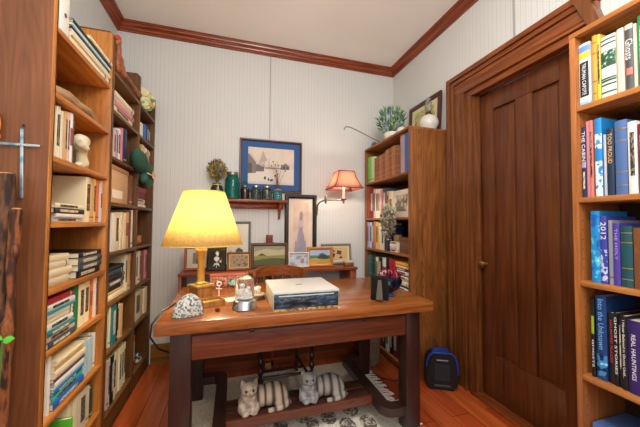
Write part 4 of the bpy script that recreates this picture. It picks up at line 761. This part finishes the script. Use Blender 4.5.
tm.tube([(cc[0]+a*.138,cc[1]+b*.138,zb) for a,b in cor],.004,tmm,6); tm.tube([(cc[0]+a*.074,cc[1]+b*.074,zt2) for a,b in cor],.004,tmm,6)
for a,b in cor[:4]: tm.tube([(cc[0]+a*r,cc[1]+b*r,z) for r,z in prs],.003,tmm,6)
tm.build('shade_trim',sc)
MB().tube([(cc[0]-.078,cc[1],zt2-.003),(cc[0]+.078,cc[1],zt2-.003)],.002,PW,6).tube([(cc[0],cc[1]-.078,zt2-.003),(cc[0],cc[1]+.078,zt2-.003)],.002,PW,6).build('spider',sc)
lamp('sconce_light','POINT',(.995,YB-.292,1.60),13,(1,.92,.80),.03)
# ---------------------------------------------------------------- top of the oak bookcase
t=thing('potted_plant','bushy plant with small blue flowers in a white pot on oak bookcase','plant',(1.455,2.44,2.005))
MB().lathe([(0,0),(.045,0),(.06,.02),(.075,.06),(.078,.085),(.070,.09),(.062,.08),(0,.07)],WHITE,n=24).build('pot',t)
foliage(t,'foliage',300,(-.01,0,.19),(.13,.12,.135),[P('3c7c3c'),P('5c9444'),P('2c6430'),P('7cac5c'),P('4c6c9c'),P('8c9cb4')],(.055,.008),stem=P('3c6434'),base=(0,0,.07),seed=5)
tag(MB().ell((0,0,.042),(.044,.044,.042),plain('ball_white','d8d2c4',.3),20,14).build('ceramic_ball',loc=(1.43,2.24,2.0055)),'round white ceramic ball beside the plant on oak bookcase','ornament')
t=thing('picture_frame','dark carved frame with green botanical picture, atop the oak bookcase','picture frame',(1.662,2.235,2.006),rot=(math.radians(-3),0,math.radians(-90)))
fb=MB()
for a in ((-.23,.23,0,.04),(-.23,.23,.31,.35),(-.23,-.19,.04,.31),(.19,.23,.04,.31)): fb.box(a[0],a[1],-.022,0,a[2],a[3],plain('frame_mahogany','4c2418',.35),bev=.007)
fb.build('frame_border',t); MB().box(-.195,.195,-.006,-.002,.035,.315,plain('mat_olive','d6cfa8',.7)).build('mat_board',t)
MB().box(-.14,.14,-.0075,-.006,.08,.27,ramped('leaf_print',[(0,'7c7c3c'),(.42,'b8ac5c'),(.52,'d8c88c'),(.62,'5c7034'),(.7,'a85c34')],38,.5)).build('picture',t)
t=thing('oil_lamp','white round glass oil lamp with brass burner, atop the oak bookcase','oil lamp',(1.560,2.035,2.006))
MB().lathe([(0,0),(.055,0),(.072,.028),(.079,.062),(.070,.095),(.046,.120),(.026,.130),(0,.130)],plain('milk_glass','d8d6c8',.12,trans=.1),n=28).build('font',t)
MB().lathe([(0,.120),(.026,.125),(.030,.130),(.030,.138),(.022,.146),(.018,.155),(0,.155)],plain('dark_brass','5c4c34',.35,.8),n=20).build('burner',t)
MB().lathe([(.020,.155),(.024,.17),(.030,.195),(.026,.22),(.019,.25),(.018,.28),(.019,.28),(.021,.25),(.028,.22),(.032,.195),(.026,.17),(.022,.155)],plain('chimney_glass','dcdcd8',.05,trans=.9,ior=1.15),n=20,cap=False).build('chimney',t)
# walking cane laid on top, hook sticking out to the left
tag(MB().tube([(1.50,2.60,2.012),(1.38,2.56,2.035),(1.22,2.52,2.075),(1.10,2.49,2.105),(1.03,2.47,2.118),(.985,2.46,2.115),(.965,2.455,2.095),(.968,2.456,2.08)],[.006,.006,.006,.006,.006,.006,.006,.004],plain('cane_brown','8c7c70',.5),8).build('hooked_rod'),'thin hooked rod sticking out left from the top of oak bookcase','rod')
tag(blob('grey_bird',[((0,0,.035),(.05,.028,.03)),((.04,0,.065),(.018,.016,.018)),((-.05,0,.035),(.03,.012,.008))],plain('grey_stone','7c7c80',.6,noise=.2),.004,loc=(1.39,2.69,2.006),rot=(0,0,1.2)),'small grey bird ornament at the left end atop oak bookcase','ornament')
# mid case: turned album, dried plant, wooden box
t=thing('album','large cream album standing cover outward, right end of second shelf of oak bookcase','book',(1.352,2.135,1.2755),rot=(0,math.radians(3),0))
MB().box(0,.025,-.13,.13,0,.235,plain('album_cream','d4c8b4',.5,noise=.1),bev=.002).build('cover',t)
MB().box(-.0012,0,-.09,.09,.05,.19,ramped('album_print',[(0,'6c5c4c'),(.5,'a89c84'),(.6,'c8bca4')],20,.5)).build('cover_picture',t)
t=thing('dried_arrangement','trailing dried grey-green leaves in a small wicker pot on oak bookcase','plant',(1.385,2.235,1.066))
MB().lathe([(0,0),(.03,0),(.038,.05),(.036,.055),(0,.05)],plain('wicker_pot','8c6c48',.8,noise=.3,ns=120),n=16).build('pot',t)
foliage(t,'leaves',560,(-.10,-.02,.17),(.045,.105,.16),[P('a4a080'),P('7c8460'),P('c0bca0'),P('d0c8b4'),P('6c6c50'),P('b09c90')],(.026,.010),stem=P('5c5038'),base=(0,0,.04),seed=9)
t=thing('wooden_box','brown lidded wooden box on the third shelf of oak bookcase','box',(1.36,2.085,.9735))
MB().box(0,.16,-.08,.08,0,.105,wood('box_wood','8c5c34','5e3a20','y',.45),bev=.003).build('box_body',t); MB().box(-.004,.164,-.084,.084,.105,.135,wood('box_wood','8c5c34','5e3a20','y',.45),bev=.004).build('lid',t)
for i,(y,w,h,ck) in enumerate(((2.72,.05,.24,'slate'),(2.66,.06,.25,'brown'),(2.59,.05,.23,'black'),(2.53,.06,.25,'red'),(2.46,.05,.24,'forest'),(2.40,.06,.25,'white'),(2.33,.05,.23,'black'),(2.27,.07,.24,'maroon'),(2.19,.05,.25,'teal'),(2.13,.06,.24,'brown'))):
    book(f'{BN.get(ck,ck)} book, {ORD[i]} from left, bottom shelf of oak bookcase','upright books, bottom shelf of oak bookcase',(1.36,y,.0705),(0,0,-PI/2),w-.002,h,.17,ck,'t')
# ---------------------------------------------------------------- honey bookcase extras
t=thing('ring_binder','white ring binder standing at near end of honey bookcase top shelf','binder',(-.67,1.372,1.9855),rot=(0,0,PI/2))
MB().box(0,.062,0,.25,0,.32,plain('binder_white','e0dcd0',.5),bev=.003).build('cover',t); MB().lathe([(.004,0),(.009,0),(.009,.001),(.004,.001)],plain('binder_ring','7c7468',.4,.6),n=14,M=Matrix.Translation((.031,-.0012,.075))@Matrix.Rotation(PI/2,4,'X')).build('finger_ring',t)
book('long cream album leaning on the stacked albums, top shelf of honey bookcase','flat-stacked books, top shelf of honey bookcase',(-.665,1.862,2.0915),Matrix(((0,-1,0),(0,0,-1),(1,0,0))).to_euler(),.016,.26,.2,'cream','p')
DW=ramped('driftwood_skin',[(0,'6c5038'),(.42,'8c6c4c'),(.6,'b08c64')],18,.8,'noise',(1,.3,1),const=False,bump=.5)
tag(blob('driftwood',[((0,0,.03),(.03,.05,.028))],DW,.005,tubes=[([(0,-.20,.028),(.005,-.1,.036),(-.005,0,.034),(.01,.08,.032),(0,.15,.024),(.004,.19,.018)],[.020,.027,.028,.025,.018,.008]),([(0,0,.04),(-.02,.04,.075),(-.03,.07,.09)],[.018,.012,.006])],loc=(-.71,1.60,1.728)),'long gnarled driftwood piece on second shelf of honey bookcase','driftwood')
tag(blob('carved_figure',[((0,0,.035),(.022,.022,.036)),((0,0,.088),(.018,.018,.022)),((-.004,.0,.12),(.024,.02,.012)),((.012,.012,.05),(.012,.014,.02))],plain('orange_carving','b87434',.5,noise=.2),.004,loc=(-.77,1.43,1.7285)),'small orange carved figure on second shelf of honey bookcase','figure')
tag(MB().lathe([(0,0),(.028,0),(.036,.03),(.034,.07),(.02,.10),(.022,.115),(0,.115)],plain('slate_vase','4c525a',.35),n=20).build('small_vase',loc=(-.83,1.50,1.7285)),'small slate-grey vase on second shelf of honey bookcase','vase')
tag(blob('bust_bookend',[((0,.0,.118),(.034,.036,.044)),((.012,-.030,.108),(.022,.016,.020)),((.016,-.040,.118),(.010,.010,.010)),((0,.022,.132),(.036,.034,.034)),((.02,-.012,.094),(.022,.020,.014))],plain('ivory_stone','d8caa8',.5,noise=.08),.004,loc=(-.705,1.635,1.4755),rot=(0,0,.2),tubes=[([(0,.015,.10),(0,.03,.06),(0,.045,.03),(0,.085,.012)],[.028,.024,.030,.016]),([(0,-.03,.012),(0,.10,.012)],[.013,.013])]),'cream carved head bookend on third shelf of honey bookcase','bookend')
t=thing('file_box','large tan cardboard file behind the books, fourth shelf of honey bookcase','box',(-.964,1.40,1.2175))
MB().box(0,.068,0,.262,0,.222,plain('cardboard','b89464',.8,noise=.1,ns=8),bev=.002).build('box_body',t)
MB().box(.068,.0688,.08,.18,.15,.19,plain('cardboard_label','cbb48c',.8)).build('label_patch',t)
tag(MB().box(0,.03,0,.13,0,.215,plain('grey_folder','807870',.7),bev=.002).build('grey_folder',loc=(-.94,1.375,.9555)),'grey folder standing at the back of fifth shelf of honey bookcase','folder')
book('bright lime green book standing in front, bottom shelf of honey bookcase','upright books, bottom shelf of honey bookcase',(-.672,1.564,.2005),(0,0,PI/2),.018,.15,.15,'lime','p')
# ---------------------------------------------------------------- dark bookcase extras
rs=thing('carved_rooster','wooden rooster carving with red comb on top of dark bookcase','figure',(-.668,1.962,2.1005),.0)
rs.scale=(1.12,1.12,1.14)
blob('body',[((0,0,.055),(.024,.036,.050)),((.0,-.010,.115),(.016,.017,.055)),((0,-.016,.158),(.016,.020,.018)),((0,.035,.05),(.018,.04,.026))],ramped('rooster_wood',[(0,'4c2414'),(.45,'7c4024'),(.62,'a06238')],22,.5,const=False),.004,rs,tubes=[([(0,.05,.035),(.005,.14,.03),(.008,.25,.022),(.008,.33,.024)],[.016,.013,.015,.018])])
blob('comb',[((.0,-.012,.182),(.012,.026,.014)),((0,-.035,.17),(.008,.014,.010)),((0,.012,.176),(.008,.012,.010))],plain('comb_red','b83434',.5),.003,rs)
MB().prism([(-.045,.150),(-.026,.158),(-.026,.142)],-.005,.005,plain('beak','c89448',.5),'x').build('beak',rs)
t=thing('decorative_plate','round yellow-green floral plate leaning on top of dark bookcase','plate',(-.715,2.585,2.101),rot=(0,math.radians(-12),math.radians(-52)))
MB().lathe([(0,0),(.05,0),(.085,.010),(.105,.016),(.105,.020),(.08,.014),(.05,.005),(0,.005)],ramped('floral_plate',[(0,'c8c080'),(.3,'5c8448'),(.42,'dcd4a4'),(.62,'c8985c'),(.7,'8ca854'),(.82,'e0d8b0')],34,.3,'voronoi'),n=32,M=Matrix.Translation((0,0,.104))@Matrix.Rotation(PI/2,4,'Y')).build('plate_body',t)
t=thing('green_plush','dark green stuffed fabric goose with straw bow hanging off dark bookcase','soft toy',(-.638,2.30,1.60))
Rx=Matrix.Rotation(math.radians(-38),4,'X')
blob('body',[((.0,.0,.045),(.055,.105,.058),Rx),((.02,.08,.0),(.045,.055,.055)),((.025,.03,-.07),(.030,.030,.035)),((.03,.09,-.085),(.032,.036,.042)),((.03,.145,-.065),(.028,.030,.040)),((.022,.08,-.05),(.030,.06,.03))],plain('green_felt','2a5244',.9,noise=.2,ns=50),.005,t)
bw2=MB(); st=plain('straw','d8c08c',.8)
for a in range(12):
    an=a*.524; bw2.tube([(.062,.085,-.035),(.074,.085+.05*math.cos(an),-.035+.032*math.sin(an))],[.005,.003],st,6)
bw2.tube([(.045,.02,-.03),(.068,.05,-.04),(.07,.11,-.038),(.045,.155,-.02)],.005,st,8).build('straw_bow',t)
t=thing('storage_box','cream box on fourth shelf, left column of dark bookcase','box',(-.88,1.95,1.3355))
MB().box(0,.19,0,.30,0,.20,plain('box_tan','c8a47c',.7,noise=.08),bev=.003).build('box_body',t); MB().box(-.003,.194,-.003,.303,.20,.225,plain('box_tan_lid','b08058',.7),bev=.002).build('lid',t); MB().box(.1905,.192,.04,.20,.03,.08,plain('box_note','e6e0d4',.7)).build('label_patch',t)
book('brown tall book right of the cream box, fourth shelf of dark bookcase','upright books, fourth shelf of dark bookcase',(-.69,2.285,1.3355),(0,0,PI/2),.06,.21,.17,'brown','p')
book('pink thin book at left end, fifth shelf, right column of dark bookcase','upright books, fifth shelf of dark bookcase',(-.69,2.412,1.0405),(0,0,PI/2),.028,.20,.17,'salmon','p')
tag(blob('carved_animal',[((0,0,.03),(.03,.06,.03)),((.0,.06,.055),(.02,.025,.02)),((0,-.05,.02),(.02,.03,.018))],plain('carving_tan','b06c34',.5,noise=.2),.004,loc=(-.72,2.57,1.0405)),'small carved tan animal, fifth shelf, right column of dark bookcase','figure')
tag(blob('grey_pebble',[((0,0,.03),(.03,.04,.03)),((0,.02,.06),(.02,.025,.02))],ramped('pebble',[(0,'2a2a2a'),(.5,'b8b4ac')],30,.5),.004,loc=(-.70,2.60,.1205)),'small black and white ornament, bottom shelf of dark bookcase','ornament')
# ---------------------------------------------------------------- near side panel: cross, sticks
cx=thing('wall_cross','slim silver-blue cross hanging on the side panel of honey bookcase','cross',(-.750,1.334,1.45))
CB=ramped('cross_metal',[(0,'8ca8b0'),(.45,'b8c8cc'),(.6,'6ca0b4')],30,.25,metal=.6,const=False)
MB().box(-.005,.005,-.008,-.001,-.146,.112,CB,Matrix.Rotation(-.03,4,'Y'),bev=.002).build('upright_bar',cx); MB().box(-.062,.055,-.011,-.008,.047,.056,CB,bev=.0015).build('cross_bar',cx)
MB().tube([(0,-.003,.113),(-.0,-.002,.125)],.0015,BLACKM,6).ell((0,-.004,.126),(.004,.003,.004),BLACKM,8,6).build('nail',cx)
tag(blob('tan_ornament',[((0,0,0),(.022,.010,.05)),((.005,0,-.045),(.018,.009,.018))],plain('tan_carving','c8883c',.5,noise=.2),.003,loc=(-.832,1.322,1.57)),'tan carved ornament hanging on the side panel at far left','ornament')
BA=ramped('bark_dark',[(0,'120c08'),(.42,'2a1a10'),(.54,'6c4426'),(.62,'1c120c')],14,.8,'noise',(3,3,.5),const=False,bump=1.0)
BA2=ramped('bark_red',[(0,'1c0e08'),(.42,'42200f'),(.54,'945424'),(.63,'2a140a')],14,.75,'noise',(3,3,.5),const=False,bump=1.0)
def stick(label,pts,rs,mat,loc,knots,end):
    o=thing('walking_stick',label,'stick',loc)
    b=blob('shaft',[(c,r) for c,r in knots],mat,.005,o,tubes=[(pts,rs)],smooth=2)
    MB().lathe([(0,0),(end[1],0),(end[1]*.9,.004),(0,.004)],plain('cut_wood','b48450',.7),end[0],14).build('cut_end',o)
rn=random.Random(4)
pts=[(rn.uniform(-.006,.006),rn.uniform(-.006,.006),.01+i*.0985) for i in range(15)]
stick('thick dark gnarled stick leaning at the far left edge',pts,[.030+rn.uniform(-.005,.005) for _ in pts],BA,(-.768,1.285,0),[((.02,-.01,.55),(.022,.02,.05)),((-.015,-.015,1.05),(.022,.02,.04)),((.016,-.012,.9),(.018,.016,.05))],((pts[-1][0],pts[-1][1],1.385),.024))
pts=[(.018*(i/12.-1)*1.5+rn.uniform(-.004,.004),rn.uniform(-.004,.004),.01+i*.1045) for i in range(13)]
stick('thinner reddish gnarled stick beside the thick dark one',pts,[.015+rn.uniform(-.003,.003) for _ in pts],BA2,(-.722,1.265,0),[((.004,-.008,1.12),(.016,.014,.03)),((-.012,-.01,.85),(.014,.014,.04)),((-.012,-.008,.5),(.015,.014,.04))],((pts[-1][0],pts[-1][1],1.262),.013))
t=thing('houseplant_sprig','bright green leaf sprig at the far left edge in front of sticks','plant',(-0.716,1.20,0))
MB().tube([(0,0,0),(-.01,0,.4),(.01,0,0.838)],[.006,.005,.003],P('4c7c2c'),6).lathe([(0,0),(.05,0),(.06,.09),(.055,.09),(0,.07)],plain('clay_pot','8c4c2c',.7),(0,0,0),18).build('stem',t)
lf=MB(); lm=plain('leaf_bright','5cc43c',.5)
for a,b2,L in ((.3,.1,.04),(2.6,.2,.04),(-.5,-.2,.03),(4.2,.3,.032)):
    d=Vector((math.cos(a),-.3,b2)).normalized(); s=d.cross(Vector((0,-1,.4))).normalized(); p=Vector((.01,0,0.838))
    lf.poly([p,p+d*L*.3+s*.009,p+d*L*.65+s*.009,p+d*L,p+d*L*.65-s*.009,p+d*L*.3-s*.009],lm)
lf.build('leaf',t,norm=False)
# ---------------------------------------------------------------- heater, basket, cords
ht=thing('space_heater','black upright fan heater with blue rim on the floor by the door','heater',(1.515,1.855,0),math.radians(-27))
o=[]
for i in range(9): a=PI*i/8; 
prof2=[(-.088,.012),(-.105,.03),(-.112,.10),(-.104,.20),(-.085,.245),(-.06,.262),(.06,.262),(.085,.245),(.104,.20),(.112,.10),(.105,.03),(.088,.012)]
MB().prism(prof2,-.045,.045,plain('heater_black','0a0a0c',.5),'y').build('body',ht)
MB().prism([(x*.9,.012+(z-.012)*.93) for x,z in prof2],-.056,-.045,plain('heater_front','060608',.6),'y').build('front_panel',ht)
gr=MB(); gm=plain('grille_grey','2c2c30',.6)
for i in range(10): gr.box(-.052,.052,-.060,-.056,.075+i*.012,.080+i*.012,gm)
for i in range(7): gr.box(-.052+i*.0165,-.049+i*.0165,-.061,-.057,.072,.190,gm)
gr.build('grille',ht)
bl=plain('heater_blue','123c90',.35)
pts=[(-.108,.165),(-.106,.20),(-.088,.247),(-.062,.266),(.062,.266),(.088,.247),(.106,.20),(.112,.12)]
MB().tube([(x,-.046,z) for x,z in pts],.007,bl,8).build('blue_rim',ht,label='blue rim')
MB().prism([(-.062,.2625),(.062,.2625),(.05,.275),(-.05,.275)],-.035,.03,bl,'y').build('handle',ht)
MB().box(-.04,.04,-.0585,-.056,.215,.222,plain('heater_logo','9ca0a8',.4)).build('badge',ht)
MB().box(-.055,.055,-.0585,-.056,.03,.042,plain('heater_badge','4c4c52',.4)).build('lower_badge',ht)
MB().box(-.085,.085,-.05,.045,0,.013,plain('heater_foot','0c0c0c',.5),bev=.003).build('foot',ht)
MB().tube([(0,.046,.05),(.02,.06,.1),(.01,.062,.22),(-.02,.06,.30),(-.03,.055,.33),(-.02,.05,.30)],.004,BLACKM,6).build('cord',ht)
bs=thing('waste_basket','grey wicker waste basket on the floor beside the oak bookcase','basket',(1.165,2.38,0))
b=MB(); wk=ramped('wicker',[(0,'5c5044'),(.45,'8c7c68'),(.6,'a89880')],90,.8,'noise',(1,1,3),bump=.6)
b.lathe([(0,0),(.098,0),(.102,.01),(.122,.27),(.126,.28),(.118,.282),(.112,.27),(.094,.012),(0,.012)],wk,n=28); b.build('basket_body',bs)
MB().tube([(.122*math.cos(a*PI/14),.122*math.sin(a*PI/14),.28) for a in range(29)],.006,plain('wicker_rim','7c6c58',.8),8).build('rim',bs)
tag(MB().tube([(1.10,2.20,.30),(1.09,2.19,.12),(1.10,2.14,.02),(1.14,2.08,.005),(1.20,2.02,.005),(1.28,2.0,.005)],.0035,BLACKM,6).build('floor_cord'),'thin black cord lying on the floor right of the rug','cord')
# ---------------------------------------------------------------- details hang from the part they belong to
SUBS={'spine_title':'cover','spine_subtitle':'cover','spine_band':'cover','spine_label':'cover','finger_ring':'cover','cover_picture':'cover','eye':'head','nose':'head','bulb':'socket','lower_trim':'lamp_shade','upper_trim':'lamp_shade','shade_trim':'lamp_shade','grille':'front_panel','badge':'front_panel','lower_badge':'front_panel','lid_mark':'lid','peg_hole':'side_panel','beak':'body','label_patch':'box_body','rug_spots':'pile','raffia_bow':'glass_body','stopper':'glass_body'}
for e in [o for o in col.objects if o.type=='EMPTY']:
    kids=list(e.children)
    for c in kids:
        want=SUBS.get(c.name.split('.')[0])
        ps=[p for p in kids if p.name.split('.')[0]==want and p.location.length<1e-6]
        if want and ps: c.parent=ps[-1]
